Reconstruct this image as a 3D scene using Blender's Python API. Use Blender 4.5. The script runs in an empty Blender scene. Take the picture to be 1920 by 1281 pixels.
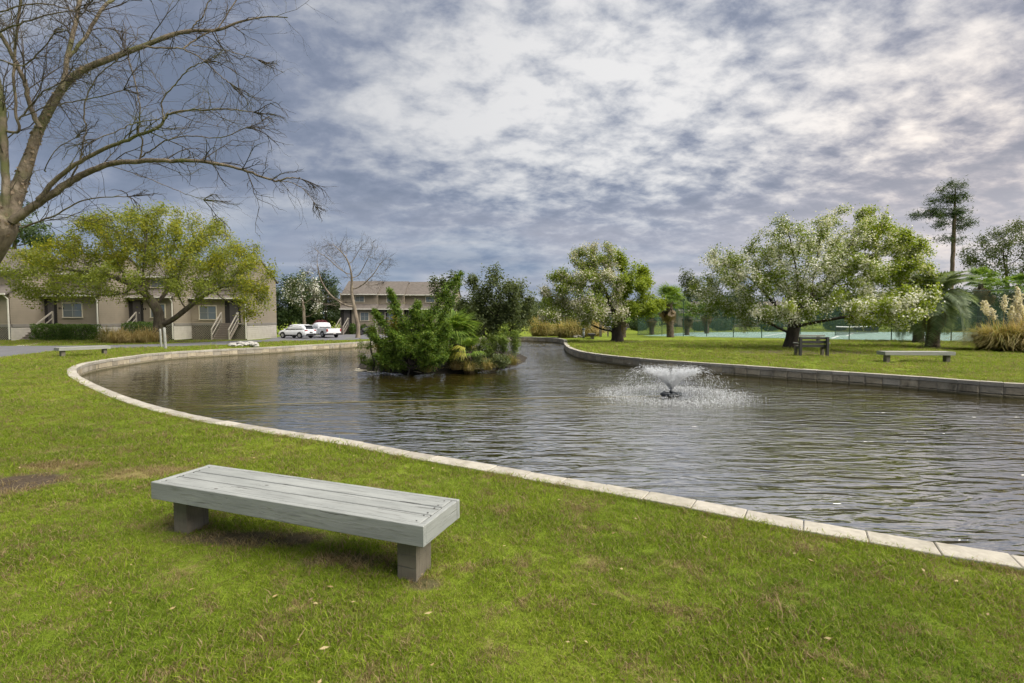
import bpy, math, random
import numpy as np
from mathutils import Vector, Matrix
from mathutils.geometry import delaunay_2d_cdt

scene = bpy.context.scene
C = scene.collection
RAD = math.radians

# ------------------------------------------------------------------ camera
F, CX, CY, HOR, CAMH = 950.0, 960.0, 640.5, 596.0, 1.70      # photo pixels (1920 wide), metres
PITCH = math.atan((CY - HOR) / F)
cam_data = bpy.data.cameras.new('camera')
cam_data.sensor_width = 36.0
cam_data.lens = 36.0 * F / 1920.0
cam_data.clip_end = 4000
cam_data.clip_start = 0.05
cam = bpy.data.objects.new('camera', cam_data)
cam.location = (0, 0, CAMH)
cam.rotation_euler = (math.pi / 2 - PITCH, 0, 0)
C.objects.link(cam)
scene.camera = cam

# ------------------------------------------------------------------ world, sun, exposure
SUN_AZ, SUN_EL = RAD(112), RAD(54)          # azimuth to the right of the view axis (+Y)
GLOW_DIR = Vector((math.sin(RAD(17)) * math.cos(RAD(25)), math.cos(RAD(17)) * math.cos(RAD(25)), math.sin(RAD(25))))   # where the cloud deck in view is thinnest
SUN_DIR = Vector((math.sin(SUN_AZ) * math.cos(SUN_EL), math.cos(SUN_AZ) * math.cos(SUN_EL), math.sin(SUN_EL)))
scene.view_settings.view_transform = 'Standard'
scene.view_settings.look = 'None'
scene.view_settings.gamma = 1.0
scene.view_settings.exposure = 1.02
scene.view_settings.use_curve_mapping = False

def node(nt, typ, **kw):
    n = nt.nodes.new(typ)
    for k, v in kw.items():
        if k == 'inp':
            for i, val in v.items():
                if hasattr(val, 'links') or isinstance(val, bpy.types.NodeSocket):
                    nt.links.new(val, n.inputs[i])
                else:
                    n.inputs[i].default_value = val
        else:
            setattr(n, k, v)
    return n

def M(nt, op, a, b=None, c=None, clamp=False):
    n = nt.nodes.new('ShaderNodeMath'); n.operation = op; n.use_clamp = clamp
    for i, v in enumerate((a, b, c)):
        if v is None: continue
        if isinstance(v, bpy.types.NodeSocket): nt.links.new(v, n.inputs[i])
        else: n.inputs[i].default_value = v
    return n.outputs[0]

def sstep(nt, x, a, b):
    n = nt.nodes.new('ShaderNodeMapRange'); n.interpolation_type = 'SMOOTHSTEP'
    nt.links.new(x, n.inputs[0])
    n.inputs[1].default_value = a; n.inputs[2].default_value = b
    n.inputs[3].default_value = 0; n.inputs[4].default_value = 1
    return n.outputs[0]

def mixc(nt, fac, a, b, mode='MIX'):
    n = nt.nodes.new('ShaderNodeMix'); n.data_type = 'RGBA'; n.blend_type = mode
    for i, v in ((0, fac), (6, a), (7, b)):
        if isinstance(v, bpy.types.NodeSocket): nt.links.new(v, n.inputs[i])
        elif i == 0: n.inputs[0].default_value = v
        else: n.inputs[i].default_value = (*v, 1) if len(v) == 3 else v
    return n.outputs[2]

def ramp(nt, fac, stops, interp='LINEAR'):
    n = nt.nodes.new('ShaderNodeValToRGB'); n.color_ramp.interpolation = interp
    el = n.color_ramp.elements
    while len(el) > 1: el.remove(el[-1])
    el[0].position = stops[0][0]; el[0].color = (*stops[0][1], 1)
    for p, c in stops[1:]:
        e = el.new(p); e.color = (*c, 1)
    nt.links.new(fac, n.inputs[0])
    return n.outputs[0]

def noise(nt, vec, scale, detail=4, rough=0.55, dist=0.0, dims='3D', out=0):
    n = nt.nodes.new('ShaderNodeTexNoise'); n.noise_dimensions = dims
    if vec is not None: nt.links.new(vec, n.inputs['Vector'])
    n.inputs['Scale'].default_value = scale; n.inputs['Detail'].default_value = detail
    n.inputs['Roughness'].default_value = rough; n.inputs['Distortion'].default_value = dist
    return n.outputs[out]

def mapping(nt, vec, loc=(0, 0, 0), rot=(0, 0, 0), scl=(1, 1, 1)):
    n = nt.nodes.new('ShaderNodeMapping')
    nt.links.new(vec, n.inputs[0])
    n.inputs[1].default_value = loc; n.inputs[2].default_value = rot; n.inputs[3].default_value = scl
    return n.outputs[0]

def build_world():
    w = bpy.data.worlds.new('World'); scene.world = w; w.use_nodes = True
    nt = w.node_tree; nt.nodes.clear()
    out = nt.nodes.new('ShaderNodeOutputWorld')
    sky = nt.nodes.new('ShaderNodeTexSky'); sky.sky_type = 'NISHITA'; sky.sun_disc = False
    sky.sun_elevation = SUN_EL; sky.sun_rotation = SUN_AZ
    sky.air_density = 1.0; sky.dust_density = 1.5; sky.ozone_density = 2.0
    skyb = node(nt, 'ShaderNodeBackground', inp={0: sky.outputs[0], 1: 0.06})
    tc = nt.nodes.new('ShaderNodeTexCoord'); d = tc.outputs['Generated']
    nrm = node(nt, 'ShaderNodeVectorMath', operation='NORMALIZE', inp={0: d}).outputs[0]
    sep = node(nt, 'ShaderNodeSeparateXYZ', inp={0: nrm})
    z = M(nt, 'MAXIMUM', sep.outputs[2], 0.0)
    zc = M(nt, 'ADD', z, 0.30)
    u = M(nt, 'DIVIDE', sep.outputs[0], zc); v = M(nt, 'DIVIDE', sep.outputs[1], zc)
    p = node(nt, 'ShaderNodeCombineXYZ', inp={0: u, 1: v, 2: 0.0}).outputs[0]
    # one even layer of broken altocumulus on a flat deck overhead
    pw = mapping(nt, p, loc=(3.1, 1.7, 0), rot=(0, 0, RAD(24)), scl=(1.0, 1.5, 1))
    big = noise(nt, pw, 1.0, 3, 0.52, 0.35)
    cell = noise(nt, mapping(nt, p, loc=(0.4, 7.2, 0), rot=(0, 0, RAD(-18)), scl=(1.0, 1.25, 1)), 8.0, 6, 0.6, 0.15)
    ct = sstep(nt, u, -0.95, 0.25)                                                        # smooth sheet to the left, broken cells to the right
    cw = M(nt, 'ADD', 0.20, M(nt, 'MULTIPLY', ct, 0.34))
    cov = M(nt, 'ADD', M(nt, 'MULTIPLY', big, M(nt, 'SUBTRACT', 1.04, cw)), M(nt, 'MULTIPLY', cell, cw))       # ~0.52 mean
    thin = M(nt, 'SUBTRACT', 1.0, sstep(nt, cov, 0.38, 0.66))                              # 1 where cloud is thin
    dots = node(nt, 'ShaderNodeVectorMath', operation='DOT_PRODUCT', inp={0: nrm, 1: tuple(GLOW_DIR)}).outputs['Value']
    dp = M(nt, 'MAXIMUM', dots, 0.0)
    glow = M(nt, 'ADD', M(nt, 'MULTIPLY', M(nt, 'POWER', dp, 10.0), 0.10), M(nt, 'MULTIPLY', M(nt, 'POWER', dp, 3.0), 0.08))
    base = ramp(nt, thin, [(0.0, (0.155, 0.188, 0.262)), (0.30, (0.22, 0.252, 0.335)), (0.6, (0.345, 0.37, 0.43)), (0.85, (0.46, 0.475, 0.51)), (1.0, (0.565, 0.57, 0.585))])
    t2 = M(nt, 'POWER', thin, 1.7)
    br = M(nt, 'MULTIPLY', glow, M(nt, 'ADD', M(nt, 'MULTIPLY', t2, 1.25), 0.13))
    glowc = node(nt, 'ShaderNodeVectorMath', operation='SCALE', inp={0: (1.0, 0.93, 0.82), 3: br}).outputs[0]
    col = node(nt, 'ShaderNodeVectorMath', operation='ADD', inp={0: base, 1: glowc}).outputs[0]
    # low deck towards the horizon: smooth blue-grey, with pale streaks right above it
    lowm = M(nt, 'SUBTRACT', 1.0, sstep(nt, z, 0.05, 0.27))
    st = noise(nt, mapping(nt, nrm, scl=(1.3, 1.3, 17.0)), 2.4, 2, 0.5, 0.2)
    lowc = ramp(nt, st, [(0.30, (0.15, 0.21, 0.33)), (0.52, (0.195, 0.26, 0.385)), (0.66, (0.29, 0.345, 0.45)), (0.8, (0.43, 0.45, 0.51))])
    lowc = node(nt, 'ShaderNodeVectorMath', operation='ADD', inp={0: lowc, 1: node(nt, 'ShaderNodeVectorMath', operation='SCALE', inp={0: (0.42, 0.33, 0.25), 3: M(nt, 'MULTIPLY', M(nt, 'POWER', dp, 3.0), sstep(nt, big, 0.42, 0.62))}).outputs[0]}).outputs[0]
    col = mixc(nt, M(nt, 'MULTIPLY', lowm, 0.85), col, lowc)
    wd = node(nt, 'ShaderNodeVectorMath', operation='DOT_PRODUCT', inp={0: nrm, 1: (math.sin(RAD(44)) * math.cos(RAD(9)), math.cos(RAD(44)) * math.cos(RAD(9)), math.sin(RAD(9)))}).outputs['Value']
    wg = M(nt, 'MULTIPLY', M(nt, 'POWER', M(nt, 'MAXIMUM', wd, 0.0), 26.0), M(nt, 'ADD', 0.35, M(nt, 'MULTIPLY', thin, 0.9)))
    col = node(nt, 'ShaderNodeVectorMath', operation='ADD', inp={0: col, 1: node(nt, 'ShaderNodeVectorMath', operation='SCALE', inp={0: (0.34, 0.24, 0.14), 3: wg}).outputs[0]}).outputs[0]
    haz = M(nt, 'SUBTRACT', 1.0, sstep(nt, z, 0.0, 0.07))
    col = mixc(nt, M(nt, 'MULTIPLY', haz, 0.35), col, (0.42, 0.46, 0.54))
    cl = node(nt, 'ShaderNodeBackground', inp={0: col, 1: 0.555})
    mx = node(nt, 'ShaderNodeMixShader', inp={0: 0.90, 1: skyb.outputs[0], 2: cl.outputs[0]})
    nt.links.new(mx.outputs[0], out.inputs[0])
build_world()

sun_data = bpy.data.lights.new('sun', 'SUN')
sun_data.energy = 4.0; sun_data.angle = RAD(64); sun_data.color = (1.0, 0.93, 0.82)
sun = bpy.data.objects.new('sun', sun_data); C.objects.link(sun)
sun.rotation_euler = (-SUN_DIR).to_track_quat('-Z', 'Y').to_euler()
scene.cycles.use_denoising = True
scene.cycles.max_bounces = 5
scene.cycles.diffuse_bounces = 2
scene.cycles.glossy_bounces = 3
scene.cycles.use_adaptive_sampling = True
scene.cycles.adaptive_threshold = 0.03
scene.cycles.transparent_max_bounces = 8
scene.cycles.caustics_reflective = False
scene.cycles.caustics_refractive = False
scene.cycles.sample_clamp_indirect = 4.0

# ------------------------------------------------------------------ placing: photo pixel -> point of the place
def smooth(a, b, x):
    t = min(1.0, max(0.0, (x - a) / (b - a))); return t * t * (3 - 2 * t)
def gz(x, y):
    """height of the ground: level lawn, falling gently beyond the pond"""
    return -0.35 * smooth(46, 56, y + min(8.0, max(0.0, (-x - 6) * 0.6)))
def ray(px, py):
    x = (px - CX) / F; y = (CY - py) / F
    c, s = math.cos(PITCH), math.sin(PITCH)
    return Vector((x, c + s * y, -s + c * y))
def at(px, py, z=None):
    d = ray(px, py); zz = 0.0 if z is None else z
    for _ in range(8):
        t = (zz - CAMH) / d.z
        p = Vector((d.x * t, d.y * t, zz))
        if z is not None: break
        zz = gz(p.x, p.y)
    return p
def dep(px, py, y):
    d = ray(px, py); t = y / d.y
    return Vector((d.x * t, y, CAMH + d.z * t))

# ------------------------------------------------------------------ mesh helpers
def link(o, parent=None):
    C.objects.link(o)
    if parent is not None: o.parent = parent
    return o
def tag(o, label=None, cat=None, group=None, kind=None):
    if label: o['label'] = label
    if cat: o['category'] = cat
    if group: o['group'] = group
    if kind: o['kind'] = kind
    return o
def empty(name, loc, label, cat, group=None, rz=0.0):
    o = bpy.data.objects.new(name, None); o.location = loc; o.rotation_euler = (0, 0, rz)
    o.empty_display_size = 0.2
    link(o); return tag(o, label, cat, group)
def np_obj(name, V, Fq, mat, parent=None, smoothf=False):
    """V (n,3), Fq (m,k) equal-sided faces"""
    V = np.asarray(V, dtype=np.float32); Fq = np.asarray(Fq, dtype=np.int32)
    me = bpy.data.meshes.new(name)
    m, k = Fq.shape
    me.vertices.add(len(V)); me.vertices.foreach_set('co', V.ravel())
    me.loops.add(m * k); me.loops.foreach_set('vertex_index', Fq.ravel())
    me.polygons.add(m)
    me.polygons.foreach_set('loop_start', np.arange(0, m * k, k, dtype=np.int32))
    me.polygons.foreach_set('loop_total', np.full(m, k, dtype=np.int32))
    if smoothf: me.polygons.foreach_set('use_smooth', np.ones(m, dtype=bool))
    me.update(calc_edges=True)
    if mat: me.materials.append(mat)
    o = bpy.data.objects.new(name, me)
    return link(o, parent)

class MB:
    def __init__(self): self.v = []; self.f = []
    def add(self, vs, fs):
        b = len(self.v); self.v += [tuple(q) for q in vs]; self.f += [tuple(b + i for i in q) for q in fs]; return self
    def box(self, c, s, rz=0.0, bev=0.0, tilt=None):
        """box centred at c, size s; bev cuts the corners along every edge ring in plan and height"""
        hx, hy, hz = s[0] / 2, s[1] / 2, s[2] / 2
        if bev <= 0:
            vs = [Vector((x, y, z)) for z in (-hz, hz) for x, y in ((-hx, -hy), (hx, -hy), (hx, hy), (-hx, hy))]
            fs = [(3, 2, 1, 0), (4, 5, 6, 7), (0, 1, 5, 4), (1, 2, 6, 5), (2, 3, 7, 6), (3, 0, 4, 7)]
        else:
            b = min(bev, hx * .9, hy * .9, hz * .9); vs = []; fs = []
            def ring(ix, z):
                return [Vector(q) for q in ((-hx + ix, -hy + ix, z), (hx - ix, -hy + ix, z), (hx - ix, hy - ix, z), (-hx + ix, hy - ix, z))]
            for ix, z in ((b, -hz), (0, -hz + b), (0, hz - b), (b, hz)): vs += ring(ix, z)
            fs = [(3, 2, 1, 0), (12, 13, 14, 15)]
            for k in range(3):
                for i in range(4):
                    j = (i + 1) % 4; fs.append((4 * k + i, 4 * k + j, 4 * k + 4 + j, 4 * k + 4 + i))
        m = Matrix.Rotation(rz, 3, 'Z')
        if tilt is not None: m = m @ tilt
        return self.add([m @ q + Vector(c) for q in vs], fs)
    def quad(self, a, b, c, d): return self.add([a, b, c, d], [(0, 1, 2, 3)])
    def bar(self, a, b, w, h=None, up=(0, 0, 1)):
        """square bar from a to b"""
        a, b = Vector(a), Vector(b); h = h or w
        t = (b - a).normalized(); u = Vector(up)
        if abs(t.dot(u)) > .98: u = Vector((1, 0, 0))
        s = t.cross(u).normalized(); n = s.cross(t)
        vs = []
        for q in (a, b):
            for i, j in ((-1, -1), (1, -1), (1, 1), (-1, 1)): vs.append(q + s * (i * w / 2) + n * (j * h / 2))
        return self.add(vs, [(3, 2, 1, 0), (4, 5, 6, 7), (0, 1, 5, 4), (1, 2, 6, 5), (2, 3, 7, 6), (3, 0, 4, 7)])
    def tube(self, pts, rs, n=6, cap=True):
        pts = [Vector(p) for p in pts]; k = len(pts); b = len(self.v)
        ref = None
        for i, p in enumerate(pts):
            t = (pts[min(i + 1, k - 1)] - pts[max(i - 1, 0)]).normalized()
            if ref is None: ref = t.orthogonal().normalized()
            ref = (ref - t * ref.dot(t)); ref = ref.normalized() if ref.length > 1e-6 else t.orthogonal().normalized()
            s = t.cross(ref)
            r = rs[i] if hasattr(rs, '__len__') else rs
            for a in range(n):
                an = 2 * math.pi * a / n
                self.v.append(tuple(p + ref * (r * math.cos(an)) + s * (r * math.sin(an))))
        for i in range(k - 1):
            for a in range(n):
                c = (a + 1) % n
                self.f.append((b + i * n + a, b + i * n + c, b + (i + 1) * n + c, b + (i + 1) * n + a))
        if cap:
            self.f.append(tuple(b + a for a in reversed(range(n)))); self.f.append(tuple(b + (k - 1) * n + a for a in range(n)))
        return self
    def lathe(self, prof, c=(0, 0, 0), n=20):
        b = len(self.v); k = len(prof)
        for r, z in prof:
            for a in range(n):
                an = 2 * math.pi * a / n; self.v.append((c[0] + r * math.cos(an), c[1] + r * math.sin(an), c[2] + z))
        for i in range(k - 1):
            for a in range(n):
                d = (a + 1) % n; self.f.append((b + i * n + a, b + i * n + d, b + (i + 1) * n + d, b + (i + 1) * n + a))
        self.f.append(tuple(b + a for a in reversed(range(n)))); self.f.append(tuple(b + (k - 1) * n + a for a in range(n)))
        return self
    def prism(self, poly, axis, a, b):
        """poly: 2-D outline; axis 'y': points are (x,z) extruded from y=a to y=b; 'x': (y,z); 'z': (x,y)"""
        def p(q, t):
            return (q[0], t, q[1]) if axis == 'y' else ((t, q[0], q[1]) if axis == 'x' else (q[0], q[1], t))
        n = len(poly)
        vs = [p(q, a) for q in poly] + [p(q, b) for q in poly]
        fs = [tuple(range(n)), tuple(reversed(range(n, 2 * n)))] + [(i, n + i, n + (i + 1) % n, (i + 1) % n) for i in range(n)]
        return self.add(vs, fs)
    def build(self, name, mat, parent=None, smoothf=False, origin=None):
        me = bpy.data.meshes.new(name)
        v = self.v if origin is None else [(a - origin[0], b - origin[1], c - origin[2]) for a, b, c in self.v]
        me.from_pydata(v, [], self.f)
        if smoothf: me.polygons.foreach_set('use_smooth', [True] * len(me.polygons))
        if mat: me.materials.append(mat)
        me.update()
        o = bpy.data.objects.new(name, me)
        if origin is not None: o.location = origin
        return link(o, parent)

def dup(root, loc=None, rz=None, label=None):
    r = root.copy(); C.objects.link(r)
    if loc is not None: r.location = loc
    if rz is not None: r.rotation_euler = (0, 0, rz)
    if label: r['label'] = label
    for ch in list(root.children):
        c = ch.copy(); C.objects.link(c); c.parent = r
        for g in list(ch.children):
            d = g.copy(); C.objects.link(d); d.parent = c
    return r

# ------------------------------------------------------------------ materials
MATS = {}
def new_mat(name):
    m = bpy.data.materials.new(name); m.use_nodes = True
    nt = m.node_tree; b = nt.nodes['Principled BSDF']; o = nt.nodes['Material Output']
    MATS[name] = m
    return m, nt, b, o
def plain(name, col, rough=0.7, var=0.18, scale=6.0, bump=0.0, metal=0.0, coord='Object', stretch=(1, 1, 1), spec=0.4, bscale=None):
    """colour with uneven tone, grain and a little relief"""
    m, nt, b, o = new_mat(name)
    tc = nt.nodes.new('ShaderNodeTexCoord').outputs[coord]
    tc = mapping(nt, tc, scl=stretch)
    n = noise(nt, tc, scale, 6, 0.6)
    c0 = tuple(max(0, c * (1 - var)) for c in col); c1 = tuple(min(1, c * (1 + var)) for c in col)
    cr = ramp(nt, n, [(0.25, c0), (0.75, c1)])
    nt.links.new(cr, b.inputs['Base Color'])
    b.inputs['Roughness'].default_value = rough; b.inputs['Metallic'].default_value = metal
    b.inputs['Specular IOR Level'].default_value = spec
    if bump:
        bp = nt.nodes.new('ShaderNodeBump'); bp.inputs['Strength'].default_value = bump; bp.inputs['Distance'].default_value = 0.02
        nt.links.new(noise(nt, tc, bscale or scale * 3, 5, 0.6), bp.inputs['Height']); nt.links.new(bp.outputs[0], b.inputs['Normal'])
    return m
def leaf_mat(name, cols, trans=0.35, rough=0.55, patch=None):
    """cols: colours picked per leaf; light passes through"""
    m, nt, b, o = new_mat(name)
    g = nt.nodes.new('ShaderNodeNewGeometry')
    k = len(cols)
    col = ramp(nt, g.outputs['Random Per Island'], [(i / max(1, k - 1), c) for i, c in enumerate(cols)])
    if patch:
        pn = noise(nt, g.outputs['Position'], patch[0], 3, 0.5)
        col = mixc(nt, sstep(nt, pn, patch[2], patch[3]), col, patch[1])
    nt.links.new(col, b.inputs['Base Color']); b.inputs['Roughness'].default_value = rough
    b.inputs['Specular IOR Level'].default_value = 0.25
    t = nt.nodes.new('ShaderNodeBsdfTranslucent')
    tcol = mixc(nt, 1.0, col, (1.25, 1.2, 0.75), 'MULTIPLY')
    nt.links.new(tcol, t.inputs[0])
    mx = node(nt, 'ShaderNodeMixShader', inp={0: trans, 1: b.outputs[0], 2: t.outputs[0]})
    nt.links.new(mx.outputs[0], o.inputs[0])
    return m

# ------------------------------------------------------------------ pond outline
rng = np.random.default_rng(7)
POND_PX = [(1920, 1073), (1740, 1041), (1560, 1010), (1330, 965), (1150, 930), (1000, 903), (870, 880), (760, 860), (650, 838), (520, 817),
           (400, 797), (280, 770), (215, 749), (170, 730), (138, 713), (126, 702), (128, 692), (150, 683), (200, 674), (300, 662),
           (400, 656), (488, 652), (560, 648), (640, 643.5), (700, 640)]
POND_PX2 = [(860, 633.5), (960, 632), (1015, 632.8), (1046, 634.5), (1062, 637.5), (1064, 644), (1075, 653), (1110, 662), (1200, 672), (1300, 679.5), (1500, 692.5),
            (1700, 705), (1920, 720)]
ctrl = [at(x, y, 0) for x, y in POND_PX] + [at(x, y, 0) for x, y in POND_PX2]
ctrl += [Vector((16.6, 11.9, 0)), Vector((19.5, 8.6, 0)), Vector((19.6, 5.0, 0)), Vector((16.5, 2.6, 0)), Vector((11, 1.55, 0)), Vector((6.5, 2.0, 0))]
def catmull(P, step):
    out = []; n = len(P)
    for i in range(n):
        p0, p1, p2, p3 = P[i - 1], P[i], P[(i + 1) % n], P[(i + 2) % n]
        k = max(2, int((p2 - p1).length / 0.1))
        for j in range(k):
            t = j / k
            out.append(0.5 * ((2 * p1) + (p2 - p0) * t + (2 * p0 - 5 * p1 + 4 * p2 - p3) * t * t + (3 * p1 - p0 - 3 * p2 + p3) * t ** 3))
    # even spacing
    pts = out + [out[0]]
    L = [0]
    for a, b in zip(pts, pts[1:]): L.append(L[-1] + (b - a).length)
    m = int(L[-1] / step); res = []; j = 0
    for i in range(m):
        s = L[-1] * i / m
        while L[j + 1] < s: j += 1
        f = (s - L[j]) / max(1e-9, L[j + 1] - L[j]); res.append(pts[j].lerp(pts[j + 1], f))
    return res
OUTL = catmull(ctrl, 0.43)
NP_ = len(OUTL)
area = sum(OUTL[i].x * OUTL[(i + 1) % NP_].y - OUTL[(i + 1) % NP_].x * OUTL[i].y for i in range(NP_)) / 2
if area < 0: OUTL.reverse()
def inward(i):
    t = (OUTL[(i + 1) % NP_] - OUTL[i - 1]).normalized(); return Vector((-t.y, t.x, 0))
NRM = [inward(i) for i in range(NP_)]
for _ in range(3): NRM = [(NRM[i - 1] + NRM[i] * 2 + NRM[(i + 1) % NP_]).normalized() for i in range(NP_)]
WATER_Z = -0.36
POLY = np.array([(p.x, p.y) for p in OUTL])
def in_pond(x, y, poly=POLY):
    x = np.asarray(x); y = np.asarray(y); ins = np.zeros(x.shape, bool)
    x0, y0 = poly[:, 0], poly[:, 1]; x1, y1 = np.roll(x0, -1), np.roll(y0, -1)
    for a, b, c, d in zip(x0, y0, x1, y1):
        cond = (b > y) != (d > y)
        if not cond.any(): continue
        ins ^= cond & (x < (c - a) * (y - b) / (d - b + 1e-12) + a)
    return ins

# worn, bare or dry places in the grass: (x, y, radius x, radius y, kind)  kind 0 bare soil, 1 dry
def wp(px, py, rx, ry, s, k=0):
    p = at(px, py); return (p.x, p.y, rx, ry, s, k)
WEAR = [wp(20, 908, 0.62, 0.42, 1.0), wp(480, 1010, 0.75, 0.16, 0.9), wp(640, 1052, 0.40, 0.13, 0.7), wp(792, 1096, 0.14, 0.09, 0.8), wp(350, 990, 0.18, 0.10, 0.8),
        wp(270, 885, 0.5, 0.30, 0.75, 1), wp(120, 875, 0.5, 0.22, 0.7, 1), wp(1505, 661, 4.2, 1.9, 0.85), wp(1158, 641, 3.6, 1.1, 0.8), wp(1745, 653, 1.6, 0.8, 0.9),
        wp(1722, 643, 1.6, 0.9, 0.9), wp(1690, 688, 1.1, 0.35, 0.6, 1), wp(260, 641, 5.0, 1.5, 1.0), wp(120, 640.5, 5.0, 0.7, 0.55, 1), wp(390, 639, 5.5, 1.4, 0.8),
        wp(1240, 655, 2.5, 0.6, 0.4, 1), wp(620, 1150, 0.3, 0.14, 0.35, 1)]

def lawn_colours(nt, pos, hi):
    """turf colour from position: greens, straw and bare soil"""
    n1 = noise(nt, pos, 0.55, 4, 0.6, 0.3); n2 = noise(nt, mapping(nt, pos, loc=(5, 3, 0)), 2.6, 5, 0.65, 0.2)
    n3 = noise(nt, pos, 22.0, 3, 0.6)
    g = ramp(nt, n1, [(0.30, hi[0]), (0.52, hi[1]), (0.72, hi[2])])
    dry = M(nt, 'ADD', M(nt, 'MULTIPLY', n2, 0.75), M(nt, 'MULTIPLY', n3, 0.25))
    return g, dry, n2, n3

def wear_mask(nt, pos, spots=None):
    """soil, dry masks"""
    sep = node(nt, 'ShaderNodeSeparateXYZ', inp={0: pos})
    wob = M(nt, 'MULTIPLY', M(nt, 'SUBTRACT', noise(nt, pos, 1.8, 5, 0.65), 0.5), 1.5)
    res = [None, None]
    for (x, y, rx, ry, s, k) in (spots or WEAR):
        a = M(nt, 'DIVIDE', M(nt, 'SUBTRACT', sep.outputs[0], x), rx); b = M(nt, 'DIVIDE', M(nt, 'SUBTRACT', sep.outputs[1], y), ry)
        r = M(nt, 'SQRT', M(nt, 'ADD', M(nt, 'MULTIPLY', a, a), M(nt, 'MULTIPLY', b, b)))
        r = M(nt, 'ADD', r, wob)
        mk = M(nt, 'MULTIPLY', M(nt, 'SUBTRACT', 1.0, sstep(nt, r, 0.55, 1.15)), s)
        res[k] = mk if res[k] is None else M(nt, 'MAXIMUM', res[k], mk)
    return res

def make_lawn_mat():
    m, nt, b, o = new_mat('turf')
    pos = nt.nodes.new('ShaderNodeNewGeometry').outputs['Position']
    g, dry, n2, n3 = lawn_colours(nt, pos, [(0.105, 0.155, 0.014), (0.145, 0.195, 0.018), (0.185, 0.23, 0.028)])
    col = mixc(nt, M(nt, 'MULTIPLY', sstep(nt, dry, 0.52, 0.66), 0.75), g, (0.25, 0.20, 0.085))
    fine = noise(nt, pos, 60.0, 4, 0.7)
    col = mixc(nt, 1.0, col, ramp(nt, fine, [(0.3, (0.55, 0.55, 0.55)), (0.7, (1.35, 1.35, 1.35))]), 'MULTIPLY')
    soil, dr = wear_mask(nt, pos)
    sc = ramp(nt, n3, [(0.3, (0.055, 0.042, 0.03)), (0.7, (0.13, 0.10, 0.07))])
    col = mixc(nt, dr, col, (0.26, 0.20, 0.09)); col = mixc(nt, soil, col, sc)
    nt.links.new(col, b.inputs['Base Color']); b.inputs['Roughness'].default_value = 0.9; b.inputs['Specular IOR Level'].default_value = 0.1
    bp = nt.nodes.new('ShaderNodeBump'); bp.inputs['Strength'].default_value = 0.7; bp.inputs['Distance'].default_value = 0.05
    nt.links.new(fine, bp.inputs['Height']); nt.links.new(bp.outputs[0], b.inputs['Normal'])
    return m
def make_blade_mat():
    m, nt, b, o = new_mat('grass_blade')
    ge = nt.nodes.new('ShaderNodeNewGeometry'); pos = ge.outputs['Position']
    g, dry, n2, n3 = lawn_colours(nt, pos, [(0.16, 0.24, 0.02), (0.225, 0.305, 0.026), (0.29, 0.35, 0.04)])
    rnd = ge.outputs['Random Per Island']
    g = mixc(nt, 1.0, g, ramp(nt, rnd, [(0, (0.6, 0.66, 0.6)), (1, (1.35, 1.25, 1.2))]), 'MULTIPLY')
    soil, dr = wear_mask(nt, pos, WEAR[:7])
    pd = M(nt, 'ADD', M(nt, 'MULTIPLY', sstep(nt, dry, 0.46, 0.66), 0.60), M(nt, 'ADD', 0.19, M(nt, 'MULTIPLY', M(nt, 'MAXIMUM', soil, dr), 0.75)))
    isdry = M(nt, 'LESS_THAN', M(nt, 'FRACT', M(nt, 'MULTIPLY', rnd, 17.31)), pd)
    straw = ramp(nt, M(nt, 'FRACT', M(nt, 'MULTIPLY', rnd, 57.7)), [(0, (0.22, 0.16, 0.075)), (0.6, (0.36, 0.285, 0.14)), (1, (0.46, 0.40, 0.22))])
    col = mixc(nt, isdry, g, straw)
    nt.links.new(col, b.inputs['Base Color']); b.inputs['Roughness'].default_value = 0.6; b.inputs['Specular IOR Level'].default_value = 0.25
    t = nt.nodes.new('ShaderNodeBsdfTranslucent'); nt.links.new(col, t.inputs[0])
    mx = node(nt, 'ShaderNodeMixShader', inp={0: 0.5, 1: b.outputs[0], 2: t.outputs[0]})
    nt.links.new(mx.outputs[0], o.inputs[0])
    return m
TURF = make_lawn_mat(); BLADE = make_blade_mat()

def sheet(name, outline, dz, mat, holes=(), grid=None, parent=None):
    """a sheet that follows the ground inside an outline; grid = extra inside points"""
    vs = [Vector((p[0], p[1])) for p in outline]; n0 = len(vs)
    faces = [list(range(n0))]
    edges = []
    for h in holes:
        b = len(vs); vs += [Vector((p[0], p[1])) for p in h]; edges += [(b + i, b + (i + 1) % len(h)) for i in range(len(h))]
    edges += [(i, (i + 1) % n0) for i in range(n0)]
    if grid is not None: vs += [Vector(q) for q in grid]
    V, _, Fc, *_ = delaunay_2d_cdt(vs, edges, [], 0, 1e-5)
    Vn = np.array([(v.x, v.y) for v in V]); Fn = np.array(Fc)
    cen = Vn[Fn].mean(1)
    keep = in_pond(cen[:, 0], cen[:, 1], np.array([(p[0], p[1]) for p in outline]))
    for h in holes: keep &= ~in_pond(cen[:, 0], cen[:, 1], np.array([(p[0], p[1]) for p in h]))
    Z = np.array([gz(x, y) for x, y in Vn]) + dz
    tri = Fn[keep]
    a, b, c = Vn[tri[:, 0]], Vn[tri[:, 1]], Vn[tri[:, 2]]
    cr = (b[:, 0] - a[:, 0]) * (c[:, 1] - a[:, 1]) - (b[:, 1] - a[:, 1]) * (c[:, 0] - a[:, 0])
    tri[cr < 0] = tri[cr < 0][:, ::-1]
    return np_obj(name, np.column_stack([Vn, Z]), tri, mat, parent)

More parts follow.
